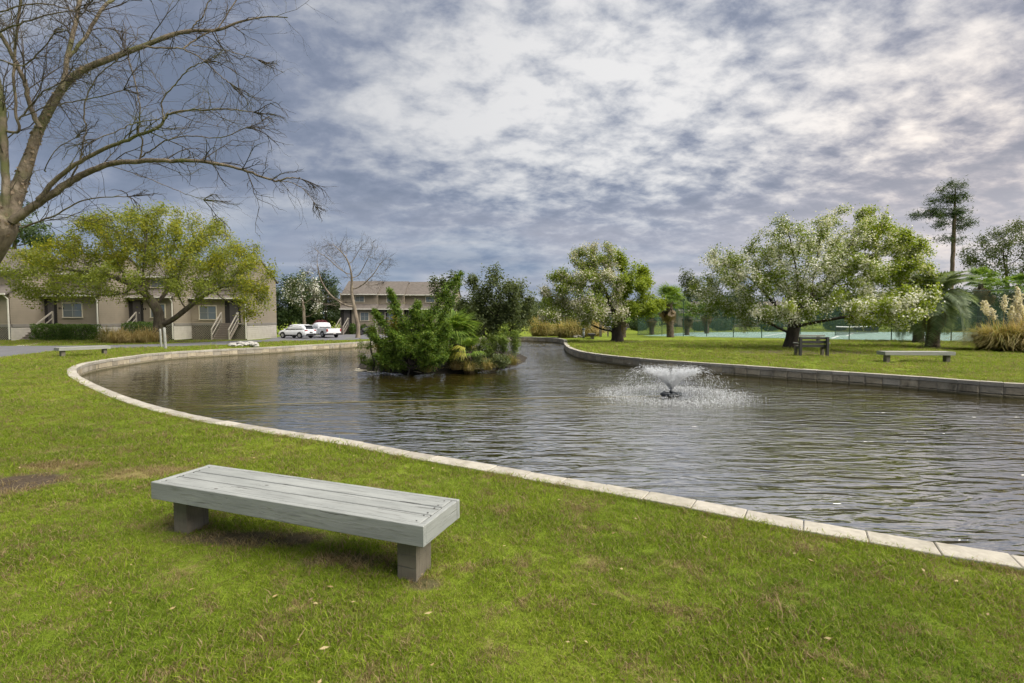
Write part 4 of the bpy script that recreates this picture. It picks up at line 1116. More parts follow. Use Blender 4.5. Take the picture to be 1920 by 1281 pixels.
shrub('yellow_shrub', 'yellowing shrub behind the cedar on the island', 735, 690, -0.12, [(738, 618, 24, 34, 90), (728, 655, 24, 28, 70)],
      [('crown', leaf_mat('yellow_leaf', [(0.22, 0.20, 0.03), (0.33, 0.27, 0.05), (0.16, 0.18, 0.03)], 0.45), 2600, 0.13, 0.10, 0.4, None)], 55)
shrub('cedar_shrub', 'dense green thicket around the foot of the cedar on the island', 772, 691, -0.15, [(775, 645, 62, 36, 150), (745, 665, 50, 24, 90), (815, 660, 44, 28, 90), (790, 610, 44, 30, 80)],
      [('crown', L_CEDAR, 15000, 0.085, 0.11, 0.35, None)], 56, cat='shrub')
shrub('bramble', 'low dark bramble along the right front bank of the island', 895, 691, -0.2, [(890, 675, 44, 16, 90), (930, 676, 34, 14, 70), (855, 680, 34, 14, 60)],
      [('crown', L_MYRT, 5200, 0.085, 0.10, 0.5, None)], 57, fork=.12, girth=.03)
shrub('bramble', 'low olive bramble along the left front bank of the island', 720, 692, -0.2, [(715, 682, 32, 12, 70), (760, 688, 44, 10, 70)],
      [('crown', L_WILLOW, 2600, 0.085, 0.10, 0.4, None)], 58, fork=.12, girth=.03)
shrub('wax_myrtle', 'rounded grey green myrtle filling the middle back of the island', 880, 670, -0.1, [(880, 620, 44, 44, 140), (905, 650, 40, 30, 90), (860, 580, 26, 30, 50)],
      [('crown', L_MYRT, 8000, 0.10, 0.12, 0.5, None)], 59, fork=.3, girth=.08)
def cedar():
    g = np.random.default_rng(60)
    base = at(772, 692, -0.12); D = base.y; b = np.array(base)
    t = empty('red_cedar', tuple(base), 'shaggy green cedar with slanting plumes at the front of the island', 'tree', 'island shrubs')
    lb = Limbs(); cen = []
    def plume(pts, dd0, dd1, wide, n, r0=0.05):
        P = np.array([np.array(dep(x, y, D + dd0 + (dd1 - dd0) * i / (len(pts) - 1))) - b for i, (x, y) in enumerate(pts)])
        L = np.linalg.norm(np.diff(P, axis=0), axis=1); cs = np.concatenate([[0], np.cumsum(L)])
        m = 14; s = np.linspace(0, cs[-1], m); Q = np.column_stack([np.interp(s, cs, P[:, k]) for k in range(3)]); Q[1:-1] += g.normal(0, .02, (m - 2, 3))
        lb.add(Q, np.linspace(r0, .008, m))
        # short side sprays, pointing up and outwards, thick with scale leaves
        k = int(cs[-1] * 46)
        for _ in range(k):
            f = g.uniform(0.10, 1.0) ** 0.8; sp = f * cs[-1]; p = np.array([np.interp(sp, cs, P[:, q]) for q in range(3)])
            i0 = min(int(f * (m - 1)), m - 2); ax = Q[i0 + 1] - Q[i0]; ax /= np.linalg.norm(ax)
            w = wide * (math.sin(min(1, f * 1.05) * math.pi * 0.86 + 0.36) ** 0.7 if f < .97 else .25)
            dv = unit(g, 1)[0] * 0.9 + ax * 0.75; dv[2] += .12; dv /= np.linalg.norm(dv)
            e = p + dv * w * g.uniform(.4, 1.0)
            lb.add(np.array([p, (p + e) / 2 + [0, 0, -.02], e]), np.array([.008, .006, .003]), 3)
            c = int(n / k) + 1
            u = g.uniform(.15, 1.05, c)[:, None]
            cen.append(p * (1 - u) + e * u + g.normal(0, .050, (c, 3)))
    base_px = (772, 685)
    plume([base_px, (785, 640), (810, 590), (838, 545), (866, 512)], 0, 0.3, 0.42, 3600)
    plume([base_px, (800, 640), (832, 590), (850, 555), (862, 532)], 0, 0.9, 0.34, 2200)
    plume([base_px, (765, 640), (752, 600), (738, 565), (731, 546)], 0, -0.2, 0.48, 3200)
    plume([base_px, (745, 640), (720, 605), (702, 585)], 0, -0.3, 0.42, 2600)
    plume([base_px, (775, 640), (778, 600), (784, 570)], 0, 0.0, 0.55, 3600)
    plume([base_px, (740, 660), (712, 640), (698, 630)], 0, -0.4, 0.42, 2200)
    plume([base_px, (805, 660), (830, 630), (840, 605)], 0, -0.3, 0.50, 2800)
    plume([base_px, (760, 660), (745, 640), (735, 625)], 0, -0.9, 0.50, 2800)
    plume([base_px, (790, 665), (800, 645), (805, 625)], 0, -0.9, 0.50, 2800)
    plume([(772, 690), (735, 680), (705, 668)], 0, -0.5, 0.34, 1800)
    plume([(772, 690), (810, 682), (838, 668)], 0, -0.6, 0.34, 1800)
    lb.build('trunk', BARK_DARK, t)
    cen = np.concatenate(cen)
    V, Q = leaf_quads(g, cen, 0.085, 0.36, bias=np.array([[0.1, -.1, .6]])); np_obj('crown', V, Q, L_CEDAR, t)
cedar()

# ================================================================== PALMS
def fan_leaf_mesh(name, seg, R, mat, g, droop=0.35, spreadA=2.3, stalk=0.5):
    """a fan leaf: stalk along +X, then pleated blades spreading from its end"""
    V = []; Fq = []
    w = 0.012
    b = len(V); V += [(0, -w, 0), (0, w, 0), (stalk, w, 0.03), (stalk, -w, 0.03)]; Fq.append((b, b + 1, b + 2, b + 3))
    for i in range(seg):
        a = -spreadA / 2 + spreadA * i / (seg - 1); L = R * (0.75 + 0.25 * math.cos(a)) * g.uniform(.85, 1.05)
        d = np.array([math.cos(a), math.sin(a), 0.0]); s = np.array([-math.sin(a), math.cos(a), 0]) * R * spreadA / seg * 0.36
        o = np.array([stalk, 0, 0.03]); z = 0.02 * (1 if i % 2 else -1)
        p1 = o + d * L * .55 + np.array([0, 0, .05 + z]); p2 = o + d * L + np.array([0, 0, .05 - droop * L * g.uniform(.5, 1.2)])
        b = len(V); V += [tuple(o), tuple(p1 - s), tuple(p2), tuple(p1 + s)]; Fq.append((b, b + 1, b + 2, b + 3))
    me = bpy.data.meshes.new(name); me.from_pydata([tuple(map(float, v)) for v in V], [], Fq); me.materials.append(mat); return me
def feather_mesh(name, L, n, mat, g, arch=1.0, leaf=0.42):
    """an arching feather leaf along +X"""
    V = []; Fq = []
    def spine(f): return np.array([L * (f - 0.22 * arch * f ** 3), 0, L * (0.30 * f - 0.95 * arch * f ** 2.2)])
    for i in range(9):
        p, q = spine(i / 9), spine((i + 1) / 9); w = 0.018 * (1 - i / 9) + .004
        b = len(V); V += [tuple(p + [0, -w, 0]), tuple(p + [0, w, 0]), tuple(q + [0, w * .85, 0]), tuple(q + [0, -w * .85, 0])]; Fq.append((b, b + 1, b + 2, b + 3))
    for i in range(n):
        f = 0.12 + 0.88 * i / n; p = spine(f); t = spine(min(1, f + .02)) - spine(f - .02); t /= np.linalg.norm(t)
        ll = leaf * (math.sin(math.pi * min(1, f * .9 + .1)) ** .6) * g.uniform(.85, 1.1)
        for s in (-1, 1):
            d = t * 0.55 + np.array([0, s * 0.75, 0.28]); d /= np.linalg.norm(d)
            m = p + d * ll * .5; e = p + d * ll + np.array([0, 0, -ll * 0.28]); wv = t * 0.016
            b = len(V); V += [tuple(p), tuple(m - wv), tuple(e), tuple(m + wv)]; Fq.append((b, b + 1, b + 2, b + 3))
    me = bpy.data.meshes.new(name); me.from_pydata([tuple(map(float, v)) for v in V], [], Fq); me.materials.append(mat); return me
gp = np.random.default_rng(77)
FANS = [fan_leaf_mesh('frond', 22, 0.85, L_FAN, gp) for _ in range(3)]
FANSY = fan_leaf_mesh('frond', 20, 0.85, L_FANY, gp, droop=.55)
FAND = fan_leaf_mesh('frond', 14, 0.8, L_DRYPALM, gp, droop=1.1, spreadA=1.4)
FEATH = [feather_mesh('frond', 1.0, 44, L_FROND, gp, a) for a in (0.7, 1.0, 1.25)]
FEATHD = feather_mesh('frond', 1.0, 30, L_DRYPALM, gp, 1.5, 0.3)
def frond(me, parent, loc, az, el, s):
    o = bpy.data.objects.new('frond', me); link(o, parent); o.location = loc
    o.rotation_euler = (0, -el, az); o.scale = (s, s, s); return o
BOOT = bark_mat('palm_boot_bark', (0.06, 0.045, 0.035), (0.19, 0.155, 0.12), None, 7.0, (1, 1, 1))
def boot_trunk(t, h, r0, r1, lean=(0, 0), boots=True, seed=0, bulge=0.0):
    g = random.Random(seed); n = 12; mb = MB()
    pts = [(lean[0] * (i / n) ** 1.5, lean[1] * i / n, -0.1 + (h + .1) * i / n) for i in range(n + 1)]
    rs = [r0 + (r1 - r0) * i / n + bulge * math.sin(math.pi * i / n) for i in range(n + 1)]
    rs[0] *= 1.25; mb.tube(pts, [q * g.uniform(.96, 1.04) for q in rs], 12)
    mb.build('trunk', BOOT, t, True)
    if boots:
        rows = int(h / 0.16); bb = MB()
        for i in range(rows):
            f = (i + .5) / rows; c = Vector(pts[0]).lerp(Vector(pts[-1]), f); r = r0 + (r1 - r0) * f + bulge * math.sin(math.pi * f)
            for k in range(7):
                a = 2 * math.pi * (k + .5 * (i % 2)) / 7; d = Vector((math.cos(a), math.sin(a), 0)); s = Vector((-math.sin(a), math.cos(a), 0))
                p = c + d * r * .92
                bb.add([p - s * .07, p + s * .07, p + d * .07 + s * .04 + Vector((0, 0, .17)), p + d * .07 - s * .04 + Vector((0, 0, .17))], [(0, 1, 2, 3)])
        tag(bb.build('leaf_bases', BOOT, t), kind='stuff')
def fan_palm(px, py, h, label, seed, s=1.0, n=26, dead=8, loc=None, group='fan palms', r=0.17, lean=(0, 0), boots=True, yellow=0):
    g = random.Random(seed); b = loc or at(px, py); t = empty('fan_palm', tuple(b), label, 'palm tree', group)
    if h > 0.4: boot_trunk(t, h, r * 1.15, r, lean, boots, seed)
    top = (lean[0], lean[1], max(0.1, h))
    for i in range(n):
        el = math.asin(g.uniform(-0.35, 0.97)); frond(FANSY if i < yellow else g.choice(FANS), t, top, g.uniform(0, 6.283), el, s * g.uniform(.8, 1.1))
    for i in range(dead): frond(FAND, t, (top[0], top[1], top[2] - .15), g.uniform(0, 6.283), g.uniform(-1.45, -.9), s * g.uniform(.8, 1.05))
    return t
def feather_palm(px, py, h, L, label, seed, n=34, r=0.3, toward=None):
    g = random.Random(seed); b = at(px, py); t = empty('feather_palm', tuple(b), label, 'palm tree', 'feather palms')
    boot_trunk(t, h, r, r * .78, (0, 0), True, seed)
    for i in range(n):
        f = i / n; el = 1.25 - 1.55 * f; az = i * 2.39996
        frond(FEATH[0 if f < .3 else (1 if f < .7 else 2)], t, (0, 0, h), az, el, L * g.uniform(.85, 1.1))
    for i in range(6): frond(FEATHD, t, (0, 0, h - .1), g.uniform(0, 6.283), -0.7, L * .8)
    return t
feather_palm(1748, 651, 2.65, 2.35, 'front blue-green feather palm with a stout flared trunk on the lawn', 5, r=0.34)
feather_palm(1722, 641.5, 2.9, 2.3, 'rear feather palm just behind the other stout palm trunk', 6, r=0.34)
fan_palm(1257, 632.5, 3.1, 'fan palm with hanging dead leaves right of the rounded flowering tree', 21, 1.35, 26, 16, r=0.26, lean=(-0.15, 0))
for (px, D, h, s, sd, lab) in ((1168, 44, 1.5, 0.7, 22, 'squat palm trunk with criss-cross leaf bases behind the rounded flowering tree'), (1222, 62, 2.6, 1.3, 23, 'palm behind the court fence right of the rounded flowering tree'), (1288, 60, 2.6, 1.3, 24, 'palm behind the court fence at the left end of the green court'),
                               (1835, 72, 7.2, 1.9, 25, 'tall fan palm behind the fence below the tall pine'), (1905, 68, 6.4, 1.9, 26, 'tall fan palm behind the fence at the right edge'), (1850, 76, 6.4, 1.7, 27, 'fan palm with brown skirt between the two tall right palms'), (1325, 66, 3.0, 1.3, 28, 'palm with tan skirt behind the court beside the dark trees')):
    x = (px - CX) / F * D; fan_palm(0, 0, h, lab, sd, s, 24, 14, loc=Vector((x, D, gz(x, D))), r=0.24 if s > 1 else .22)
fan_palm(850, 684, 1.15, 'green fan palmetto in the middle of the pond island', 31, 0.95, 34, 8, loc=at(850, 684, -0.1), group='island palmettos', r=0.12, yellow=2)
fan_palm(815, 676, 1.3, 'palmetto half hidden behind the cedar on the island', 32, 0.85, 22, 4, loc=at(818, 676, -0.1), group='island palmettos', r=0.12)
fan_palm(878, 690, 0.55, 'small yellow green palmetto hanging at the island edge', 33, 0.62, 10, 2, loc=at(878, 690, -0.15), group='island palmettos', r=0.09, yellow=2)

# ================================================================== ORNAMENTAL GRASSES, HEDGES, SHRUBS
def grass_clump(name, label, b, R, H, n, mat, seed, group=None, wid=0.012, plumes=0, ph=0.0, cat='grass clump', droop=0.7):
    g = np.random.default_rng(seed); t = empty(name, tuple(b), label, cat, group)
    a = g.uniform(0, 2 * np.pi, n); rr_ = R * 0.35 * np.sqrt(g.uniform(0, 1, n)); out = g.normal(a, 0.35)
    base = np.column_stack([rr_ * np.cos(a), rr_ * np.sin(a), np.full(n, -.03)])
    h = H * g.uniform(.3, 1.1, n); reach = R * g.uniform(.35, 1.0, n)
    d = np.column_stack([np.cos(out), np.sin(out), np.zeros(n)]); up = np.array([0, 0, 1.0])
    s = np.column_stack([-np.sin(out), np.cos(out), np.zeros(n)]) * wid
    P = []; kk = g.uniform(0.95, 1.8, n); reach = reach * (0.25 + 0.75 * (kk - .95) / .85)
    for f in (0, .4, .75, 1.0):
        P.append(base + d * (reach * f ** 1.5)[:, None] + up * (h * (2.0 * f - kk * f ** 2))[:, None])
    V = np.stack([P[0] - s, P[0] + s, P[1] + s, P[1] - s, P[2] + s * .7, P[2] - s * .7, P[3] + s * .15, P[3] - s * .15], 1).reshape(-1, 3)
    b0 = np.arange(n)[:, None] * 8
    Q = np.concatenate([b0 + [0, 1, 2, 3], b0 + [3, 2, 4, 5], b0 + [5, 4, 6, 7]])
    tag(np_obj('blades', V, Q, mat, t), kind='stuff')
    gr = random.Random(seed)
    for k in range(plumes):
        az = gr.uniform(0, 6.283); l = gr.uniform(.15, .5) * R; hh = ph * gr.uniform(.75, 1.08)
        p0 = Vector((l * .4 * math.cos(az), l * .4 * math.sin(az), 0)); p1 = Vector((l * math.cos(az), l * math.sin(az), hh * .72)); p2 = Vector((l * 1.25 * math.cos(az), l * 1.25 * math.sin(az), hh))
        pt = MB().tube([p0, p1, p2], [.008, .006, .004], 4).build('stem', L_STRAW, t)
        m = 170; f = g.uniform(0, 1, m)[:, None]; c = np.array(p1) * (1 - f) + np.array(p2) * f
        c = c + g.normal(0, 1, (m, 3)) * (0.075 * np.sin(np.pi * (f * .85 + .1))) * np.array([1, 1, .8])
        V, Q = leaf_quads(g, c, 0.14, .35); np_obj('plume', V, Q, L_PLUME, t)
    return t
def gc(px, py, R, H, n, mat, seed, label, group, **k):
    return grass_clump('grass_clump', label, at(px, py), R, H, n, mat, seed, group, **k)
gc(1882, 658, 2.7, 1.55, 3000, L_STRAWG, 1, 'big tan pampas grass clump with white plumes at the right edge', 'pampas grass', plumes=9, ph=2.9, wid=.014)
gc(1940, 660, 2.2, 1.9, 1800, L_STRAW, 2, 'pampas grass clump partly cut by the right picture edge', 'pampas grass', plumes=7, ph=3.3, wid=.014)
for i, (px, py, R, H, m, lab) in enumerate([(1012, 630.6, 2.0, 1.9, L_STRAWG, 'leftmost tan grass clump on the far bank'), (1040, 630.2, 1.9, 1.7, L_STRAWG, 'second tan grass clump from the left on the far bank'), (1062, 633, 1.9, 1.7, L_STRAWG, 'brown green grass clump where the far bank turns'), (1085, 632, 1.9, 1.75, L_STRAWG, 'tan grass clump behind the bollard light'),
                                           (1104, 630.5, 1.7, 1.9, L_STRAW, 'straw coloured grass clump behind the end-on bench'), (1118, 630, 1.5, 1.9, L_STRAW, 'rightmost straw grass clump against the dark post')]):
    gc(px, py, R, H, 1300, m, 10 + i, lab, 'grasses on the far bank', wid=.014)
for i, (px, py, R, H, m, lab) in enumerate([(203, 642, 1.1, 1.15, L_STRAWG, 'green and tan grass clump at the hedge end'), (226, 644, 1.3, 1.1, L_STRAW, 'dry tan grass clump by the road'), (250, 644, 1.2, .95, L_STRAW, 'low dry grass clump in the middle of the road bed'), (278, 643.5, 1.4, 1.2, L_STRAW, 'dry tan grass clump beside the spreading tree trunk')]):
    gc(px, py, R, H, 620, m, 30 + i, lab, 'dry grasses by the road', wid=.012)
# brown grass and dead branches on the island
for i, (px, py, lab) in enumerate([(855, 692, 'brown dead grass under the palmetto'), (880, 694, 'brown grass tuft at the island edge right of centre'), (722, 691, 'tan grass tuft at the left island bank'), (800, 696, 'dull grass tuft on the island bank under the cedar'), (960, 683, 'grass tuft at the right tip of the island'), (915, 692, 'dark grass tuft between palmetto and broom')]):
    grass_clump('grass_clump', lab, at(px, py, -0.2), 0.5, 0.45, 300, L_STRAW if i in (0, 2) else L_STRAWG, 40 + i, 'grasses on the island', wid=.007)
DEADW = bark_mat('dead_wood', (0.22, 0.20, 0.17), (0.42, 0.39, 0.34), None, 5)
def branch(label, pts, r0, seed, D=None, mat=None):
    g = random.Random(seed); z = [p[2] for p in pts]
    P = [at(x, y, WATER_Z) for x, y, _ in pts]; y0 = at(pts[0][0], pts[0][1], WATER_Z).y if D is None else D
    P = [dep(x, y, y0) for x, y, _ in pts]
    mb = MB().tube(P, [r0 * (1 - .75 * i / (len(P) - 1)) for i in range(len(P))], 6)
    for i in range(1, len(P) - 1):
        d = Vector((g.uniform(-.3, .3), g.uniform(-.15, .05), g.uniform(.05, .35))); mb.tube([P[i], P[i] + d * .6, P[i] + d], [r0 * .4, r0 * .3, r0 * .12], 5)
    o = mb.build('dead_branch', mat or DEADW, None, True, origin=tuple(P[0])); tag(o, label, 'branch', 'dead branches at the island')
branch('pale dead branch hooked up out of the water at the island front', [(765, 703, 0), (768, 692, 0), (776, 683, 0), (782, 676, 0), (783, 671, 0)], 0.035, 1, 18.45)
branch('thin pale dead branch lying left along the island waterline', [(790, 699, 0), (765, 694, 0), (735, 688, 0), (712, 684, 0)], 0.022, 2, 18.6)
branch('long pale dead branch low at the right front of the island', [(905, 693, 0), (880, 688, 0), (850, 683, 0), (828, 679, 0)], 0.022, 3, 18.8)
branch('dark fallen branch sticking out at the right tip of the island', [(925, 684, 0), (935, 673, 0), (945, 665, 0), (947, 660, 0)], 0.05, 4, 19.8, BARK_DARK)
branch('dark stub leaning right over the water at the island tip', [(918, 682, 0), (930, 675, 0), (940, 670, 0)], 0.07, 5, 19.7, BARK_DARK)

def leafy_box(name, label, px0, px1, py, top_py, depth, mat, n, size, seed, cat='hedge', group='foundation shrubs', rnd=0.25):
    """a clipped or rounded shrub: woody core with leaves through a rounded box"""
    g = np.random.default_rng(seed); b = at((px0 + px1) / 2, py); D = b.y; k = D / F
    hw = (px1 - px0) / 2 * k; h = (py - top_py) * k
    t = empty(name, tuple(b), label, cat, group)
    lb = Limbs()
    for i in range(max(4, int(hw * 4))):
        x = g.uniform(-hw * .8, hw * .8); y = g.uniform(-depth * .3, depth * .3)
        lb.add(np.array([[x, y, -.05], [x + g.normal(0, .1), y, h * .4], [x + g.normal(0, .2), y + g.normal(0, .1), h * .85]]), np.array([.03, .02, .008]), 4)
    lb.build('stems', BARK_DARK, t)
    # leaves through a rounded box, thicker towards its surface
    pw = 7.0 if rnd < .4 else (3.0 if rnd < .7 else 2.2)
    q = g.uniform(-1, 1, (n * 3, 3)); nm = (np.abs(q) ** pw).sum(1) ** (1 / pw); q = q[(nm < 1)][:n]; nm = nm[nm < 1][:n]
    q = q / nm[:, None] * (nm[:, None] ** .45)
    nz = 1 + 0.10 * np.sin(q[:, :1] * 7 + seed) * np.cos(q[:, 1:2] * 5 + q[:, 2:] * 4)
    c = q * nz * np.array([hw, depth / 2, h * .5]) + np.array([0, 0, h * .5])
    V, Q = leaf_quads(g, c, size, .55); np_obj('leaves', V, Q, mat, t)
    return t
leafy_box('hedge', 'long clipped dark green hedge below the window at far left', 66, 126, 638.6, 607.5, 1.1, L_HEDGE, 5200, 0.10, 1)
leafy_box('hedge', 'second clipped hedge ending at the downspout', 122, 182, 638.4, 608.5, 1.1, L_HEDGE, 5200, 0.10, 2)
leafy_box('hedge', 'clipped hedge with bright top left of the spreading tree trunk', 234, 292, 637.0, 604, 1.2, L_HEDGE, 4200, 0.10, 3)
leafy_box('shrub', 'sparse shrub in front of the lattice left of the end stairs', 352, 372, 634.6, 612, .8, L_WILLOW, 500, 0.12, 4, 'shrub', rnd=.6)
leafy_box('shrub', 'second sparse shrub nearer the end stairs', 384, 398, 634.4, 611, .8, L_WILLOW, 420, 0.12, 5, 'shrub', rnd=.6)
leafy_box('shrub', 'small dark shrub just left of the blue pot', 396, 412, 634.6, 619, .7, L_HEDGE, 500, 0.10, 6, 'shrub', rnd=.6)
leafy_box('shrub', 'rounded dark shrub beside the gable wall', 491, 518, 632.0, 611, 1.3, L_HEDGE, 2600, 0.11, 7, 'shrub', rnd=.8)
leafy_box('azalea', 'pink azalea bush behind the pickup', 588, 618, 626.0, 600, 1.4, L_AZAL, 3200, 0.13, 8, 'shrub', rnd=.8)
leafy_box('shrub', 'green shrub at the foot of the middle townhouse stairs', 655, 668, 627.2, 606, 1.0, L_HEDGE, 900, 0.13, 9, 'shrub', rnd=.7)
leafy_box('shrub', 'green shrub under the middle townhouse window', 676, 690, 627.0, 608, 1.0, L_HEDGE, 900, 0.13, 10, 'shrub', rnd=.7)
for i, (a, b_, top) in enumerate([(1180, 1216, 601), (1296, 1330, 603), (1330, 1372, 598), (1425, 1462, 602), (1545, 1590, 599), (1596, 1650, 601), (1770, 1830, 596)]):
    leafy_box('shrub', ['dark shrub behind the court left end', 'dark shrub behind the court near the left palms', 'tall dark shrub behind the court under the flowering crown', 'dark shrub behind the court left of the pear trunk', 'dark shrub behind the court right of the dark bench', 'dark shrub behind the net on the court', 'dark shrub behind the court right of the feather palms'][i],
              a, b_, 620.5, top, 2.2, L_EVER, 2600, 0.2, 60 + i, 'shrub', 'shrubs behind the court', rnd=.7)

# ================================================================== FOUNTAIN
def fountain():
    t = empty('fountain', tuple(FOUNT), 'floating pond fountain throwing a white V-shaped spray from a dark disc', 'fountain')
    dk = plain('float_plastic', (0.02, 0.024, 0.028), 0.35, 0.2, 8)
    MB().lathe([(0.20, -0.10), (0.27, -0.04), (0.285, 0.015), (0.26, 0.05), (0.16, 0.065), (0.15, 0.05)], n=24).build('float', dk, t, True)
    f2 = MB()
    for k in range(6):
        a = k * math.pi / 3; f2.box((0.22 * math.cos(a), 0.22 * math.sin(a), 0.063), (0.09, 0.05, 0.022), a, 0.005)
    f2.build('float_lugs', plain('float_grey', (0.10, 0.11, 0.12), .5), t)
    MB().lathe([(0.05, 0.05), (0.045, 0.10), (0.035, 0.13)], n=12).build('nozzle', dk, t, True)
    g = np.random.default_rng(5)
    m, nt, b, o = new_mat('spray_water')
    b.inputs['Base Color'].default_value = (0.86, 0.88, 0.90, 1); b.inputs['Roughness'].default_value = 0.25
    tl = nt.nodes.new('ShaderNodeBsdfTranslucent'); tl.inputs[0].default_value = (0.9, 0.92, 0.94, 1)
    mx = node(nt, 'ShaderNodeMixShader', inp={0: 0.5, 1: b.outputs[0], 2: tl.outputs[0]}); nt.links.new(mx.outputs[0], o.inputs[0])
    def drops(P, vel, size, name):
        n = len(P); a = vel / (np.linalg.norm(vel, axis=1, keepdims=True) + 1e-9)
        u = np.cross(a, unit(g, n)); u /= (np.linalg.norm(u, axis=1, keepdims=True) + 1e-9); w = np.cross(a, u)
        L = size * g.uniform(1.0, 4.5, n)[:, None]; r = (size * g.uniform(.25, .5, n))[:, None]
        V = np.stack([P - a * L, P + u * r, P + w * r, P - u * r, P - w * r, P + a * L], 1).reshape(-1, 3)
        q = np.array([[0, 1, 2], [0, 2, 3], [0, 3, 4], [0, 4, 1], [5, 2, 1], [5, 3, 2], [5, 4, 3], [5, 1, 4]])
        Q = (np.arange(n)[:, None, None] * 6 + q[None]).reshape(-1, 3)
        ob = np_obj(name, V, Q, m, t); tag(ob, kind='stuff'); return ob
    # jets: droplets on ballistic paths
    n = 13000; jet = g.integers(0, 17, n); az = jet * 2 * np.pi / 17 + g.normal(0, .07, n)
    vz = g.normal(3.25, 0.16, n); vr = np.abs(g.normal(2.2, 0.20, n)) * np.where(g.uniform(0, 1, n) < .3, g.uniform(.3, 1, n), 1)
    T = (vz + np.sqrt(vz ** 2 + 2 * 9.81 * .13)) / 9.81; tt = T * np.where(g.uniform(0, 1, n) < .74, 0.44 * g.uniform(0, 1, n) ** .8, g.uniform(0, 1, n) ** .9)
    br = 0.004 + 0.045 * tt
    rad = vr * tt; z = .13 + vz * tt - 4.905 * tt ** 2
    P = np.column_stack([rad * np.cos(az), rad * np.sin(az), z]) + g.normal(0, 1, (n, 3)) * br[:, None]
    vel = np.column_stack([vr * np.cos(az), vr * np.sin(az), vz - 9.81 * tt])
    ok = P[:, 2] > 0; drops(P[ok], vel[ok], 0.0095, 'spray')
    # splashes where the drops land
    n = 6000; az = g.uniform(0, 2 * np.pi, n); r = np.abs(g.normal(1.5, .34, n)); z = np.abs(g.normal(0, .04, n))
    P = np.column_stack([r * np.cos(az), r * np.sin(az), z]); drops(P, unit(g, n), 0.009, 'splash')
    return t
fountain()
ropem = plain('rope_yellow', (0.24, 0.21, 0.09), .8, .2, 5)
rp = [at(x, y, WATER_Z) for x, y in ((330, 763), (420, 762), (560, 757), (760, 752), (960, 748), (1100, 746), (1240, 743))]
rp = [p + Vector((0, 0, .008)) for p in rp]
tag(MB().tube(rp, 0.007, 5).build('mooring_line', ropem, None, True, origin=tuple(rp[-1])), 'thin yellow mooring line floating across the pond to the fountain', 'rope')
# pale scum floating beside the island
SCUM = plain('floating_scum', (0.42, 0.39, 0.30), .95, .3, 6)
mbs = MB(); gs = random.Random(8)
for i in range(26):
    c = at(gs.gauss(692, 16), gs.gauss(693.5, 2.2), WATER_Z + .006 + .0012 * i); n = 11; rx, ry = gs.uniform(.06, .30), gs.uniform(.05, .16)
    vs = [c] + [c + Vector((rx * gs.uniform(.6, 1.2) * math.cos(2 * math.pi * k / n), ry * gs.uniform(.6, 1.2) * math.sin(2 * math.pi * k / n), 0)) for k in range(n)]
    mbs.add(vs, [(0, k + 1, (k + 1) % n + 1) for k in range(n)])
tag(mbs.build('pond_scum', SCUM), 'pale scum floating beside the left end of the island', 'scum', kind='stuff')
ROCK = plain('white_rock', (0.33, 0.32, 0.30), .9, .18, 4, .6)
def rock_mesh(seed):
    g = random.Random(seed); mb = MB()
    prof = [(0.02, 0), (0.8, 0.05), (1.0, .35), (.75, .75), (.1, .95)]
    mb.lathe(prof, n=7); mb.v = [(x * g.uniform(.8, 1.2), y * g.uniform(.8, 1.2), z * g.uniform(.8, 1.2)) for x, y, z in mb.v]
    me = bpy.data.meshes.new('rock'); me.from_pydata(mb.v, [], mb.f); me.materials.append(ROCK); return me
RK = [rock_mesh(i) for i in range(5)]
def rock_pile(label, px0, px1, py0, py1, n, s, seed):
    g = random.Random(seed); c = at((px0 + px1) / 2, (py0 + py1) / 2)
    t = empty('rock_pile', tuple(c), label, 'rocks', 'white rock piles')
    for i in range(n):
        p = at(g.uniform(px0, px1), g.uniform(py0, py1)) - c
        o = bpy.data.objects.new('rock', RK[g.randrange(5)]); link(o, t)
        k = s * g.uniform(.6, 1.3); o.location = (p.x, p.y, max(-.05, g.uniform(-.02, .12))); o.scale = (k, k * g.uniform(.7, 1.2), k * g.uniform(.6, .9)); o.rotation_euler = (g.uniform(-.3, .3), g.uniform(-.3, .3), g.uniform(0, 6.28))
rock_pile('pile of white rocks on the pond edge by the road', 432, 486, 648.5, 651.5, 44, .19, 1)
rock_pile('scatter of pale rocks on the far bank by the bollard light', 1058, 1096, 632.4, 633.6, 24, .16, 2)

# ================================================================== TOWNHOUSES
SIDING = plain('beige_siding', (0.225, 0.19, 0.145), 0.75, 0.10, 1.2, 0.0)
SIDEB = plain('side_siding_shaded', (0.20, 0.172, 0.132), 0.75, 0.10, 1.2)  # same siding, shaded down in colour where the sun strikes the side walls
TRIMW = plain('trim_cream', (0.52, 0.47, 0.38), 0.7, 0.08, 2)
SKIRT = plain('skirt_grey', (0.16, 0.15, 0.135), 0.8, 0.12, 2)
SHING = plain('roof_shingle', (0.115, 0.10, 0.088), 0.95, 0.30, 3.0, 0.6, stretch=(1, 1, 3), bscale=9)
LATT = plain('lattice_wood', (0.24, 0.215, 0.175), .8, .12, 3)
SHADEFIG = plain('shade_and_figure_dark', (0.018, 0.016, 0.015), .9, .2, 2)  # near-black for the painted shade panels and for the house figures
STAIRW = plain('stair_wood', (0.17, 0.145, 0.125), .85, .18, 4, stretch=(1, 4, 4))
RAILW = plain('rail_wood', (0.24, 0.22, 0.19), .8, .15, 5)
DOORM = plain('door_paint', (0.06, 0.055, 0.055), .5, .15, 3)
GUTT = plain('gutter_white', (0.58, 0.56, 0.51), .5, .06, 3)
def glass_mat():
    m, nt, b, o = new_mat('window_glass')
    b.inputs['Base Color'].default_value = (0.10, 0.12, 0.13, 1); b.inputs['Roughness'].default_value = 0.06; b.inputs['Specular IOR Level'].default_value = 0.9
    return m
